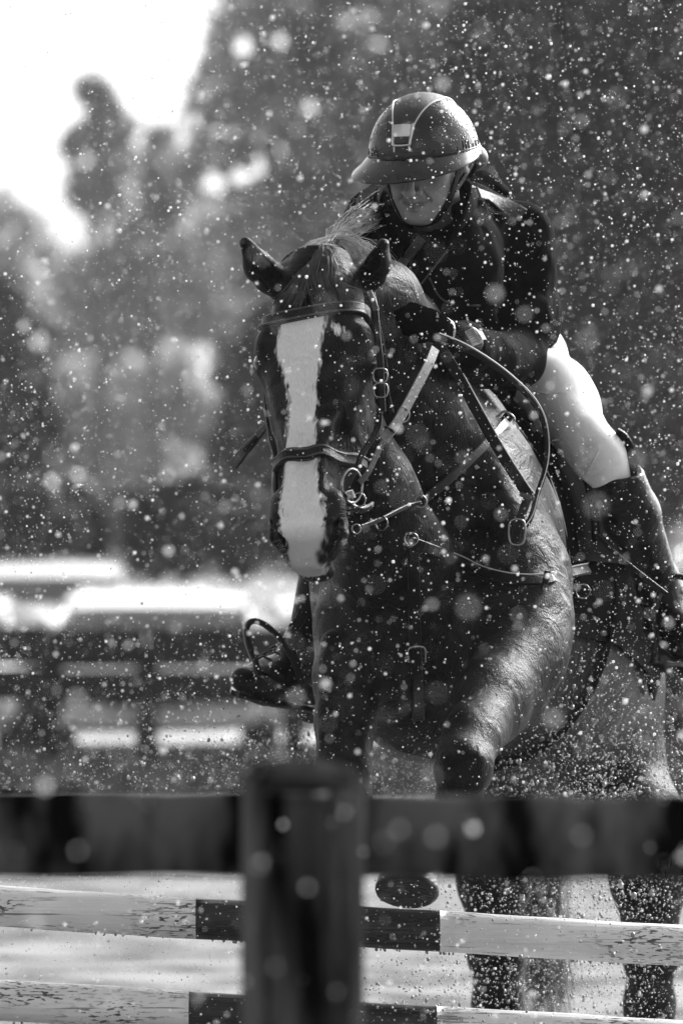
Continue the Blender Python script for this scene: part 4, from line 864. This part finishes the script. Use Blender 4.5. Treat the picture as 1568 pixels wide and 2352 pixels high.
# visor and rim
rows = []
for az in np.linspace(-180, 180, 90, endpoint=False):
    az_ = az + 14; f = max(math.cos(R(az_) * .80), 0) ** 1.4 if abs(az_) < 112 else 0; ext = .003 + .046 * f
    dz = -.026 * f - .002; a = R(az)
    o = lambda e, z: hh(hc0[0] + math.sin(a) * (hrx + e), hc0[1] + math.cos(a) * (hry + e), hc0[2] + z - .004)
    rows.append([o(-.004, .012), o(.002, .008), o(ext * .5, dz * .35), o(ext, dz), o(ext + .001, dz - .003), o(ext - .002, dz - .005), o(ext * .5, dz * .4 - .005), o(-.006, -.006)])
MB().grid(rows, close_u=True, close_v=True).build('visor', VISOR, hel)
MB().tube([sh_pt(az, 4.0, .0010) for az in np.linspace(-180, 180, 60, endpoint=False)], .0016, 6, closed=True).build('rim_seam', DARKP, hel)
# centre panel, narrow at the brow, widening over the crown
def sh_arc(be, w, off):      # be: angle over the crown from the brow, w: lateral metres
    k = math.sqrt(max(1 - (w / hrx) ** 2, 0)); return hh(hc0[0] + w * (1 + off / hrx), hc0[1] + math.cos(R(be)) * (hry + off) * k, hc0[2] + math.sin(R(be)) * (hrz + off) * k)
def half_w(be): return .0155 + .033 * min(max((be - 22) / 60, 0), 1) ** 1.15
rows = [[sh_arc(be, w, .0018) for w in np.linspace(-half_w(be), half_w(be), 12)] for be in np.linspace(10, 150, 34)]
MB().grid(rows).build('centre_panel', PANEL, hel)
for s in (-1, 1): MB().tube([sh_arc(be, s * half_w(be), .0014) for be in np.linspace(10, 150, 50)], .0017, 8).build('piping', CHROME, hel)
bd = MB(); 
frame = spline([sh_arc(37, -.0205, .0035), sh_arc(20, -.0175, .0035), sh_arc(16, -.0145, .0035), sh_arc(16, .0145, .0035), sh_arc(20, .0175, .0035), sh_arc(37, .0205, .0035)], 40)
bd.tube(frame, .0027, 8); bd.build('badge_frame', CHROME, hel)
MB().grid([[sh_arc(be, w, .0052) for w in np.linspace(-.0165, .0165, 8)] for be in np.linspace(24, 36, 6)]).build('badge_plate', CHROME, hel)
MB().grid([[sh_arc(be, w, .004) for w in np.linspace(-.0145, .0145, 6)] for be in np.linspace(18, 24, 4)]).build('badge_slot', DARKP, hel)
# harness
for s in (-1, 1):
    pts = [h(s * .082, .022, -.015), h(s * .076, .030, -.055), h(s * .062, .046, -.10), h(s * .036, .066, -.142), h(0, .062, -.158)]
    MB().strap(spline(pts, 20), unit(R_ * s + F_ * .4), .016, .004).build('chin_strap', LEATHER, hel)
    pts = [h(s * .094, -.045, -.015), h(s * .092, -.03, -.05), h(s * .070, .034, -.09)]
    MB().strap(spline(pts, 14), unit(R_ * s), .014, .004).build('side_strap', LEATHER, hel)
rows = [[sh_pt(az, -6 - 26 * t, -.004 + .002 * t) for az in np.linspace(115, 245, 20)] for t in (0, .5, 1)]
rows2 = [[p + 0 for p in r] for r in rows]; MB().grid(rows).build('neck_cradle', LEATHER, hel)
Gh = Field(ax_((.20, .36, .004)), ax_((14.5, 14.8, .006)), ax_((2.25, 2.42, .004)))
for s in (-1, 1): pass
Gh.chain([h(.085, -.06, -.04), h(.082, -.085, -.065), h(.05, -.1, -.085)], [.018, .022, .02], .01); V, Q = Gh.mesh(); obj('hair', V, Q, HAIR, person)
# rain beads on the shell
mb = MB()
for i in range(430):
    az = rng.uniform(-95, 110); el = math.degrees(math.asin(rng.uniform(-.05, .99))); r = rng.choice([.0009, .0013, .0018, .0024], p=[.4, .3, .2, .1])
    c = sh_pt(az, el, .0003); nrm = unit(c - hh(*hc0)); mb.grid(ellipsoid_mesh(c, (r, r, r * .55), rotm(*(lambda a: (a, np.cross(nrm, a), nrm))(unit(np.cross(nrm, [.2, .3, 1])))), 7, 4), close_v=True)
for i in range(40):     # runs of water near the rim
    az = rng.uniform(-75, -20) if i < 26 else rng.uniform(60, 110); e0 = rng.uniform(2, 14)
    mb.tube([sh_pt(az, e0, .0005), sh_pt(az, e0 * .5, .0008), sh_pt(az, -1, .0006)], [.0008, .0014, .0018], 6)
beads = mb.build('rain_beads', None, hel); kind(beads, 'stuff')
BEAD = mat('rain bead', .01, .04, spec=.9, coat=1); beads.data.materials.append(BEAD)

# ---- watch and crop
wt = thing('wrist_watch', 'oval watch with a bright rectangular face on the dark sleeve', 'watch', tuple(P(1077, 772, 14.30)))
c, _ = jhit(1077, 778, .006); nn = unit([.25, -1, .35]); a = unit(np.cross(nn, [-.45, 0, 1])); b_ = np.cross(nn, a); RW = rotm(a, b_, nn)
MB().grid(ellipsoid_mesh(c, (.021, .028, .009), RW, 28, 12), close_v=True).build('case', DARKP, wt)
MB().box(c + nn * .0085, (.020, .034, .004), RW, .001).build('face', mat('pale watch face', .62, .25, spec=.7), wt)
for i in range(5): MB().box(c + nn * .0108 + b_ * (-.010 + .005 * i) + a * .003, (.009, .0012, .0006), RW).build('display_line', mat('grey display print', .22, .4) if i == 0 else bpy.data.materials['grey display print'], wt)
MB().strap(spline([c + a * .02 - nn * .004, c + a * .035 - nn * .03, c - nn * .065, c - a * .035 - nn * .03, c - a * .02 - nn * .004], 20), nn, .020, .003).build('strap', LEATHER, wt)
crop = thing('riding_crop', 'short leather riding crop flap poking out left of the horse face', 'riding crop', tuple(P(700, 900, 14.5)))
MB().tube([P(830, 760, 14.46), P(720, 870, 14.5), P(606, 985, 14.50)], [.006, .005, .004], 8).build('shaft', LEATHER, crop)
pp = np.array([P(612, 976, 14.50), P(590, 1003, 14.5), P(560, 1036, 14.5), P(533, 1070, 14.5)])
MB().strap(pp, np.array([-.3, -1, .2]), [.011, .015, .019, .022], .007).build('flap', LEATHER_WORN, crop)
MB().strap(pp[1:3] + np.array([0, -.005, 0]), np.array([-.3, -1, .2]), .008, .003).build('flap_keeper', LEATHER, crop)
# ============================================================ TACK
bridle = thing('bridle', 'dark leather bridle with padded browband and noseband on the blazed face', 'bridle', tuple(P(730, 900, 13.95)))
def ring_strap(name, tilt, t0, off, w, th, m, a0=-180, a1=180, n=60, parent=bridle):
    """strap round the head: level t(a) down the face at angle a (0 = front, + = photo right)"""
    pts, nn = [], []; closed = a1 - a0 >= 360
    for a in np.linspace(a0, a1, n, endpoint=not closed):
        q = R(a); d = HU * math.sin(q) + HV * math.cos(q); o = hp(t0(a), 0, -.06) ; s = o + d * .4
        r = BVH.ray_cast(Vector(s), Vector(-d))
        if r[0] is None: continue
        pts.append(np.array(r[0]) + d * off); nn.append(d)
    pts = np.array(pts)
    for _ in range(3): pts[1:-1] = (pts[:-2] + 2 * pts[1:-1] + pts[2:]) / 4
    return MB().strap(pts, np.array(nn), w, th, closed=False).build(name, m, parent), pts
bb, _ = ring_strap('browband', 0, lambda a: 724 + 42 * math.cos(R(a + 18)) ** 2 , .006, .024, .011, LEATHER, -88, 82)
ring_strap('browband_piping', 0, lambda a: 714 + 42 * math.cos(R(a + 18)) ** 2, .011, .0035, .0035, LEATHER_WORN, -84, 82, parent=bb)
ring_strap('browband_piping', 0, lambda a: 734 + 42 * math.cos(R(a + 18)) ** 2, .011, .0035, .0035, LEATHER_WORN, -84, 82, parent=bb)
nb, npts = ring_strap('noseband', 0, lambda a: 1053 + 18 * math.cos(R(a)) - 13 * math.sin(R(a)), .007, .026, .012, LEATHER, -120, 118)
ring_strap('noseband_piping', 0, lambda a: 1045 + 18 * math.cos(R(a)) - 13 * math.sin(R(a)), .0125, .0035, .004, LEATHER_WORN, -100, 105, parent=nb)
ring_strap('noseband_piping', 0, lambda a: 1062 + 18 * math.cos(R(a)) - 13 * math.sin(R(a)), .0125, .0035, .004, LEATHER_WORN, -100, 105, parent=nb)
# crownpiece arching behind the ears
pp = spline([P(648, 612, 14.12), P(672, 588, 14.12), P(712, 573, 14.14), P(748, 570, 14.16), P(790, 580, 14.18), P(826, 604, 14.2), P(850, 640, 14.2)], 24)
MB().strap(pp, np.array([0, -.5, .9]), .022, .008).build('crownpiece', LEATHER, bridle)
MB().strap(pp[10:] + np.array([0.004, -.016, .006]), np.array([0, -.7, .7]), .006, .004).build('crownpiece_trim', LEATHER_WORN, bridle)
def drape(name, pts, w, th, m, off=.005, n=30, parent=bridle):
    pp, nn = onto(pts, off, n); return MB().strap(pp, nn, w, th).build(name, m, parent)
def cheek(name, pts, w, th, m, parent=bridle, n=24):
    pp = spline([P(*p) for p in pts], n); return MB().strap(pp, np.array([.35, -1, 0]), w, th).build(name, m, parent)
cp = cheek('cheekpiece', [(853, 672, 14.02), (861, 712, 14.0), (866, 770, 13.99), (873, 830, 13.98), (876, 900, 13.98), (878, 945, 13.98)], .013, .005, LEATHER)
cheek('throat_lash', [(858, 700, 14.03), (875, 780, 14.05), (886, 850, 14.06), (890, 905, 14.07), (899, 948, 14.08)], .009, .004, LEATHER)
cheek('strap_end', [(847, 668, 13.99), (856, 690, 13.98), (864, 712, 13.98)], .012, .004, LEATHER_WORN)
cheek('cheekpiece', [(872, 940, 13.98), (868, 980, 13.97), (850, 1015, 13.95), (830, 1045, 13.93), (818, 1085, 13.91)], .011, .005, LEATHER)
cheek('cheekpiece', [(622, 745, 14.06), (612, 790, 14.12), (612, 900, 14.12), (622, 1000, 14.06), (636, 1060, 13.99), (640, 1090, 13.96)], .012, .005, LEATHER)
for (x, y) in ((873, 862), (874, 896)):
    c = P(x, y, 13.965); MB().tube(spline([c + np.array(q) * .011 for q in ((-1, 0, 1), (1, 0, 1), (1, 0, -1), (-1, 0, -1))], 16, True), .0018, 6, closed=True).build('buckle', METAL, cp)
def ring(name, px, py, Y, r, m=METAL, nrm=(0, -1, 0), tk=.0017, parent=None, sq=1.0, lean=0):
    c = P(px, py, Y); n = unit(nrm); a = unit(np.cross(n, [0, .2, 1])); b = np.cross(n, a); ca, sa = math.cos(R(lean)), math.sin(R(lean)); a, b = a * ca + b * sa, b * ca - a * sa
    return MB().tube([c + a * r * sq * math.cos(q) + b * r * math.sin(q) for q in np.linspace(0, 2 * math.pi, 28, endpoint=False)], tk, 8, closed=True).build(name, m, parent)
bit = ring('bit_ring', 808, 1116, 13.86, .032, nrm=(.8, -.6, 0), tk=.0026, parent=bridle, lean=10)
MB().tube([P(796, 1138, 13.84), P(802, 1134, 13.84), P(806, 1146, 13.84)], [.010, .011, .010], 10).build('bit_mouthpiece', METAL, bridle)
ring('bit_ring', 640, 1098, 13.95, .026, nrm=(-.9, -.4, 0), tk=.0034, parent=bridle)
MB().grid(ellipsoid_mesh(P(632, 1112, 13.95), (.007, .016, .032)), close_v=True).build('bit_guard', DARKP, bridle)
ring('curb_ring', 824, 1148, 13.88, .013, nrm=(.3, -1, 0), tk=.0016, parent=bridle)
MB().strap(spline([P(800, 1162, 13.86), P(830, 1172, 13.9), P(855, 1160, 13.95)], 12), np.array([0, -1, -.4]), .014, .005).build('chin_groove_strap', LEATHER, bridle)
# reins: pale webbing from hand to bit, then the dark leather ends
reins = thing('reins', 'pair of leather and webbing reins running from bit to gloved hand', 'reins', tuple(P(950, 930, 14.0)))
web = MB().strap(spline([P(999, 800, 14.10), P(984, 836, 14.06), P(948, 905, 14.0), P(915, 965, 13.95), P(880, 1012, 13.91)], 26), np.array([.3, -1, .1]), .019, .004).build('webbing', RUBBER_REIN, reins)
MB().strap(spline([P(880, 1012, 13.91), P(862, 1050, 13.89), P(845, 1085, 13.87), P(826, 1108, 13.86)], 16), np.array([.5, -1, .1]), .011, .004).build('billet', LEATHER_WORN, reins)
for t in (.15, .4, .65, .88):
    c = P(999, 800, 14.094) * (1 - t) + P(880, 1012, 13.905) * t; MB().box(c, (.023, .006, .005), ry(28), .001).build('rein_stop', LEATHER, web)
pp = spline([P(1004, 772, 14.14), P(1070, 800, 14.14), P(1150, 852, 14.16), P(1215, 912, 14.2), P(1246, 965, 14.24), P(1256, 1030, 14.26), P(1250, 1085, 14.26), P(1232, 1140, 14.24), P(1218, 1190, 14.22), P(1196, 1222, 14.20)], 60)
MB().strap(pp, np.array([.8, -1, .1]), .011, .003).build('rein_loop', REIN, reins)
MB().tube(pp + np.array([.004, -.003, .0065]), .0011, 5).build('stitching', mat('pale waxed thread', .6, .5), reins)
pp = spline([P(1003, 785, 14.12), P(1050, 860, 14.1), P(1100, 952, 14.1), P(1150, 1040, 14.12), P(1200, 1118, 14.14), P(1216, 1138, 14.14)], 40)
MB().strap(pp, np.array([.3, -1, .2]), .022, .004).build('rein_loop', REIN, reins)
MB().tube(pp[8:] + np.array([.010, -.004, .004]), .0010, 5).build('stitching', bpy.data.materials['pale waxed thread'], reins)
pp = spline([P(1216, 1134, 14.14), P(1204, 1165, 14.12), P(1192, 1200, 14.1), P(1184, 1235, 14.1), P(1180, 1278, 14.1)], 24)
MB().strap(pp, np.array([.1, -1, 0]), .017, .005).build('rein_end', LEATHER, reins)
c = P(1187, 1222, 14.09); MB().tube(spline([c + np.array(q) for q in ((-.013, 0, .020), (.013, 0, .020), (.012, 0, -.020), (-.013, 0, -.020))], 24, True), .0022, 8, closed=True).build('buckle', METAL, reins)
c = P(1210, 1140, 14.12); MB().box(c, (.030, .010, .009), ry(18), .002).build('keeper', LEATHER_WORN, reins)
# breastplate
bp = thing('breastplate', 'leather breastplate with buckled strap and rings across the horse chest', 'breastplate', tuple(P(1050, 1150, 14.3)))
pp, nn = onto([(1158 - 190 * t, 972 + 178 * t + 6 * math.sin(t * 3.1)) for t in np.linspace(0, 1, 16)], .007, 34); MB().strap(pp, nn, .017, .005).build('shoulder_strap', LEATHER_WORN, bp)
c = hit(1160, 966)[0] + np.array([0, -.012, 0]); MB().tube(spline([c + np.array(q) @ ry(35).T for q in ((-.013, 0, .013), (.013, 0, .013), (.013, 0, -.013), (-.013, 0, -.013))], 20, True), .0025, 8, closed=True).build('buckle', METAL, bp)
MB().box(c + np.array([0, .004, 0]), (.020, .006, .026), ry(35), .002).build('keeper', LEATHER, bp)
ring('ring', 926, 952, 13.97, .014, parent=bp, nrm=(.6, -.8, 0)); ring('ring', 965, 1152, 14.20, .012, parent=bp, nrm=(.3, -1, 0)); ring('ring', 876, 1202, 14.04, .013, parent=bp, nrm=(-.5, -.9, 0)); ring('ring', 944, 1238, 14.14, .013, parent=bp, nrm=(.1, -1, .3))
ring('ring', 818, 1215, 13.98, .009, parent=bp, nrm=(.4, -1, 0)); ring('ring', 1338, 1358, 14.62, .014, parent=bp, nrm=(0, -1, 0))
MB().strap(spline([P(965, 1155, 14.2), P(930, 1165, 14.15), P(880, 1190, 14.06), P(830, 1210, 13.99)], 20), np.array([0, -1, -.3]), .009, .004).build('martingale_fork', LEATHER, bp)
cs = [(944, 1245), (985, 1263), (1050, 1293), (1110, 1316), (1160, 1330), (1195, 1335), (1222, 1336), (1245, 1334), (1262, 1331)]
pp, nn = onto(cs, .008, 40); tail_ = spline([pp[-1], P(1290, 1322, 14.58), P(1315, 1313, 14.62), P(1350, 1306, 14.70)], 16); pp = np.vstack([pp, tail_[1:]]); nn = np.vstack([nn, np.repeat(nn[-1:], 15, 0)])
MB().strap(pp, nn, .022, .006).build('chest_strap', LEATHER, bp)
MB().tube(pp + np.array([0, -.003, .0105]), .0013, 5).build('strap_piping', mat('pale strap edging', .5, .35), bp)
kq = hit(1252, 1333)[0] - [0, .016, 0] + np.array([0, -.012, 0]); MB().strap(np.array([kq + [.004, 0, .018], kq, kq - [.004, 0, .018]]), np.array([.2, -1, 0]), .012, .008).build('keeper', LEATHER, bp)
pp, nn = onto([(944, 1250), (948, 1330), (950, 1420), (952, 1500), (955, 1580), (960, 1650)], .006, 40); MB().strap(pp, nn, .024, .005).build('belly_strap', LEATHER, bp)
p, nq = hit(951, 1500); p = p + nq * .014
MB().tube(spline([p + np.array(q) for q in ((-.016, 0, -.018), (-.017, -.002, .004), (-.010, -.003, .013), (.010, -.003, .013), (.017, -.002, .004), (.017, 0, -.018))], 26), .0028, 8).build('buckle', METAL, bp)

# saddle pad and saddle, shaped over the barrel
def barrel(Y, phi, off):
    Ys = [b[0] for b in BT]; cx = np.interp(Y, Ys, [P(b[1], b[2], b[0])[0] for b in BT]); cz = np.interp(Y, Ys, [P(b[1], b[2], b[0])[2] for b in BT])
    a = np.interp(Y, Ys, [b[3] for b in BT]) + off; b = np.interp(Y, Ys, [b[4] for b in BT]) + off; q = R(phi)
    return np.array([cx + a * math.sin(q), Y - .05 * math.sin(q) * .3, cz + b * math.cos(q)])
PADM = mat('dark quilted saddle cloth', .009, .95, bump=.8, bscale=60, spec=0)
FLAP = mat('matt saddle leather', .010, .7, bump=.4, bscale=200, spec=0)
padt = thing('saddle_pad', 'dark quilted saddle pad with pale piping under the saddle', 'saddle pad', tuple(P(1230, 1000, 15.2)))
def sheet(y0, y1, ph0, ph1, o0, o1, n=16, m=30, puff=0):
    rows = []
    for j, ph in enumerate(np.linspace(ph0, ph1, m)):
        a, b = y0(ph), y1(ph); top = [barrel(Y, ph, o1 + puff * abs(math.sin(Y * 38) * math.sin(ph * .35)) ** .5) for Y in np.linspace(a, b, n)]; bot = [barrel(Y, ph, o0) for Y in np.linspace(b, a, n)]
        rows.append(top + bot)
    return MB().grid(rows, close_v=True, cap=True)
fr = lambda ph: 14.93 - .10 * abs(math.sin(R(ph))) + .02 * math.cos(R(ph * 4))
sheet(fr, lambda ph: 15.85, -108, 108, .012, .022, puff=.006).build('cloth', PADM, padt)  # cloth carried far back and low to darken the sunlit flank
THREAD = mat('pale piping cord', .7, .5)
for s in (-1, 1): MB().tube([barrel(fr(ph) + .004, ph, .026) for ph in np.linspace(8 * s, 92 * s, 40)], .0022, 6).build('piping', THREAD, padt)
saddle = thing('saddle', 'black jumping saddle with curved flaps beneath the rider', 'saddle', tuple(P(1240, 900, 15.25)))
for s in (-1, 1):
    ff = lambda ph: 15.02 - .13 * math.sin(R(min(abs(ph), 80) * 1.4)); fb = lambda ph: 15.42 - .05 * math.sin(R(abs(ph)))
    sheet(ff, fb, 18 * s, 84 * s, .030, .040).build('flap', FLAP, saddle)
    MB().tube([barrel(ff(ph), ph, .038) for ph in np.linspace(18 * s, 84 * s, 24)], .007, 8).build('knee_roll', FLAP, saddle)
sheet(lambda ph: 14.98 + .04 * abs(ph) / 30, lambda ph: 15.6 - .1 * (ph / 30) ** 2, -30, 30, .03, .075, puff=0).build('seat', LEATHER, saddle)
MB().tube(spline([barrel(15.02, -30, .045), barrel(14.98, -12, .085), barrel(14.97, 0, .10), barrel(14.98, 12, .085), barrel(15.02, 30, .045)], 20), .018, 10).build('pommel', LEATHER, saddle)
MB().strap([barrel(15.12, ph, .014) for ph in np.linspace(80, 280, 40)], np.array([0, -1, 0]) , .012, .05).build('girth', LEATHER, saddle)
# visible flap edge and knee block beside the pale thigh
MB().tube(spline([P(1242, 940, 14.98), P(1285, 985, 14.84), P(1325, 1050, 14.78), P(1350, 1110, 14.78), P(1364, 1180, 14.80), P(1368, 1240, 14.84)], 30), .009, 10).build('flap_edge', FLAP, saddle)
MB().tube(spline([P(1252, 955, 14.9), P(1300, 1010, 14.86), P(1345, 1080, 14.82), P(1358, 1140, 14.82)], 30), .0016, 6).build('flap_stitching', bpy.data.materials['pale strap edging'], saddle)
# stirrups with their leathers
def stirrup(top, c, w, hgt, ax, up, parent):
    ax, up = unit(ax), unit(up); dep = unit(np.cross(ax, up)); pts = []
    for q in np.linspace(-25, 205, 26):
        a = R(q); pts.append(c + ax * math.cos(a) * w * (1 if True else 1) + up * (math.sin(a) * hgt * .72 + (0 if math.sin(a) > 0 else 0)) + up * hgt * .1)
    pts = [c - up * hgt * .42 + ax * w * 1.02] + [p for p in pts if (p - c) @ up > -hgt * .2] + [c - up * hgt * .42 - ax * w * 1.02]
    st = MB().strap(spline(pts, 40), dep, .012, .012).build('stirrup_iron', DARKP, parent)
    rows = [[c - up * hgt * .45 + ax * w * 1.06 * a + dep * .032 * b + up * z for a, b, z in ((t, -1, -.006), (t, 1, -.006), (t, 1, .006), (t, -1, .006))] for t in (-1, -.5, 0, .5, 1)]
    MB().grid(rows, close_v=True, cap=True).build('tread', DARKP, st)
    return st
stirrup(None, P(632, 1526, 14.90), .058, .108, unit([.80, .18, -.42]), [-.30, -.12, .95], saddle)
MB().strap(spline([P(740, 1330, 15.0), P(711, 1380, 14.96), P(690, 1420, 14.92), P(672, 1444, 14.9)], 16), np.array([-.3, -1, 0]), .022, .004).build('stirrup_leather', LEATHER, saddle)
stirrup(None, P(1560, 1462, 14.90), .062, .15, [.8, -.5, -.1], [.0, -.1, 1], saddle)
MB().strap(spline([P(1370, 1230, 14.75), P(1410, 1270, 14.74), P(1465, 1315, 14.74), P(1530, 1365, 14.78)], 20), np.array([-.3, -1, 0]), .010, .003).build('stirrup_leather', LEATHER, saddle)
# ============================================================ RAIN AND SPLASHED MUD
WATER = bpy.data.materials.new('whitened rain water'); WATER.use_nodes = True; nt = WATER.node_tree; b = nt.nodes['Principled BSDF']; b.inputs['Base Color'].default_value = (.85, .85, .85, 1); b.inputs['Roughness'].default_value = .12; b.inputs['Specular IOR Level'].default_value = .8  # white body colour stands in for sky light bent through the drops
tr = nt.nodes.new('ShaderNodeBsdfTranslucent'); tr.inputs[0].default_value = (.95, .95, .95, 1); mx = nt.nodes.new('ShaderNodeMixShader'); mx.inputs[0].default_value = .6
nt.links.new(b.outputs[0], mx.inputs[1]); nt.links.new(tr.outputs[0], mx.inputs[2]); nt.links.new(mx.outputs[0], nt.nodes['Material Output'].inputs['Surface'])
ph = (1 + 5 ** .5) / 2; ICO = np.array([(-1, ph, 0), (1, ph, 0), (-1, -ph, 0), (1, -ph, 0), (0, -1, ph), (0, 1, ph), (0, -1, -ph), (0, 1, -ph), (ph, 0, -1), (ph, 0, 1), (-ph, 0, -1), (-ph, 0, 1)]); ICO /= np.linalg.norm(ICO[0])
ICF = np.array([(0, 11, 5), (0, 5, 1), (0, 1, 7), (0, 7, 10), (0, 10, 11), (1, 5, 9), (5, 11, 4), (11, 10, 2), (10, 7, 6), (7, 1, 8), (3, 9, 4), (3, 4, 2), (3, 2, 6), (3, 6, 8), (3, 8, 9), (4, 9, 5), (2, 4, 11), (6, 2, 10), (8, 6, 7), (9, 8, 1)])
def drops(name, pos, rad, m, label, stretch=1.25):
    n = len(pos); s = np.stack([rad, rad, rad * rng.uniform(1, stretch, n)], 1)
    v = pos[:, None, :] + ICO[None] * s[:, None, :]; f = ICF[None] + (np.arange(n) * 12)[:, None, None]
    o = obj(name, v.reshape(-1, 3), f.reshape(-1, 3), m); kind(o, 'stuff', label); return o
def volume(n, Y0, Y1, x0=-160, x1=1730, y0=-120, y1=2450, power=1.0):
    Y = Y0 + (Y1 - Y0) * rng.random(n) ** power; px = rng.uniform(x0, x1, n); py = rng.uniform(y0, y1, n)
    return np.stack([(px - 784) * Y / FOC, Y, CAMZ + (1250 - py) * Y / FOC], 1)
pos = np.concatenate([volume(1300, 6.3, 10.5), volume(2600, 10.5, 12.6), volume(6500, 12.6, 13.75), volume(5000, 13.75, 14.05), volume(19000, 14.3, 17.5), volume(22000, 17.5, 30)])
dn_ = np.array([noise.noise(Vector(p * 2.3)) + .6 * noise.noise(Vector(p * 6.0)) for p in pos]); pos = pos[dn_ + rng.normal(0, .16, len(pos)) > -.08]
rad = rng.lognormal(math.log(.00085), .58, len(pos)).clip(.0005, .0034); rad[pos[:, 1] < 12.6] *= 1.5; rad[pos[:, 1] > 18] *= 1.25
fine = volume(11000, 13.5, 15.4); pos = np.concatenate([pos, fine]); rad = np.concatenate([rad, rng.uniform(.0005, .0010, len(fine))])
px_ = pos[:, 0] / pos[:, 1] * FOC + 784; py_ = 1250 - (pos[:, 2] - CAMZ) / pos[:, 1] * FOC
kp = ~((pos[:, 1] < 13.3) & (((np.abs(px_ - 975) < 115) & (np.abs(py_ - 460) < 85)) | ((np.abs(px_ - 690) < 60) & (np.abs(py_ - 1240) < 80)))); pos = pos[kp]; rad = rad[kp]
drops('rain', pos, rad, WATER, 'raindrops falling all over the scene, near ones as soft discs')
MUD = mat('splashed muddy water', .30, .25, spec=.7)
def cloud(n, cx, cy, sx, sy, Y0, Y1):
    Y = rng.uniform(Y0, Y1, n); px = rng.normal(cx, sx, n); py = rng.normal(cy, sy, n)
    return np.stack([(px - 784) * Y / FOC, Y, CAMZ + (1250 - py) * Y / FOC], 1)
pos = np.concatenate([cloud(6500, 1330, 2150, 190, 190, 14.3, 15.5), cloud(4200, 1400, 1830, 190, 110, 14.3, 15.4), cloud(1500, 1000, 1800, 190, 110, 14.3, 15.2), cloud(900, 1280, 2000, 260, 260, 13.2, 14.1), cloud(2200, 700, 1740, 260, 90, 14.6, 16.5), cloud(900, 1000, 2300, 150, 60, 13.6, 15), cloud(1500, 1350, 1600, 180, 170, 14.2, 15.4), cloud(700, 380, 1800, 260, 60, 14.6, 16)])
pos = pos[pos[:, 2] > .02]; rad = rng.lognormal(math.log(.0011), .52, len(pos)).clip(.0007, .0065)
drops('mud_spray', pos, rad, MUD, 'muddy spray thrown up around the hind legs and poles', 1.5)

# ============================================================ RAIN MIST
haze_m = bpy.data.materials.new('rain mist'); haze_m.use_nodes = True; nt = haze_m.node_tree; nt.nodes.clear()
pv = nt.nodes.new('ShaderNodeVolumePrincipled'); pv.inputs['Color'].default_value = (.9, .9, .9, 1); pv.inputs['Density'].default_value = .00028; pv.inputs['Anisotropy'].default_value = .3
om = nt.nodes.new('ShaderNodeOutputMaterial'); nt.links.new(pv.outputs[0], om.inputs['Volume'])
hz = MB().box((0, 205, 24), (440, 480, 50.5)).build('haze', haze_m, None, False); kind(hz, 'stuff', 'pale rain mist filling the air')
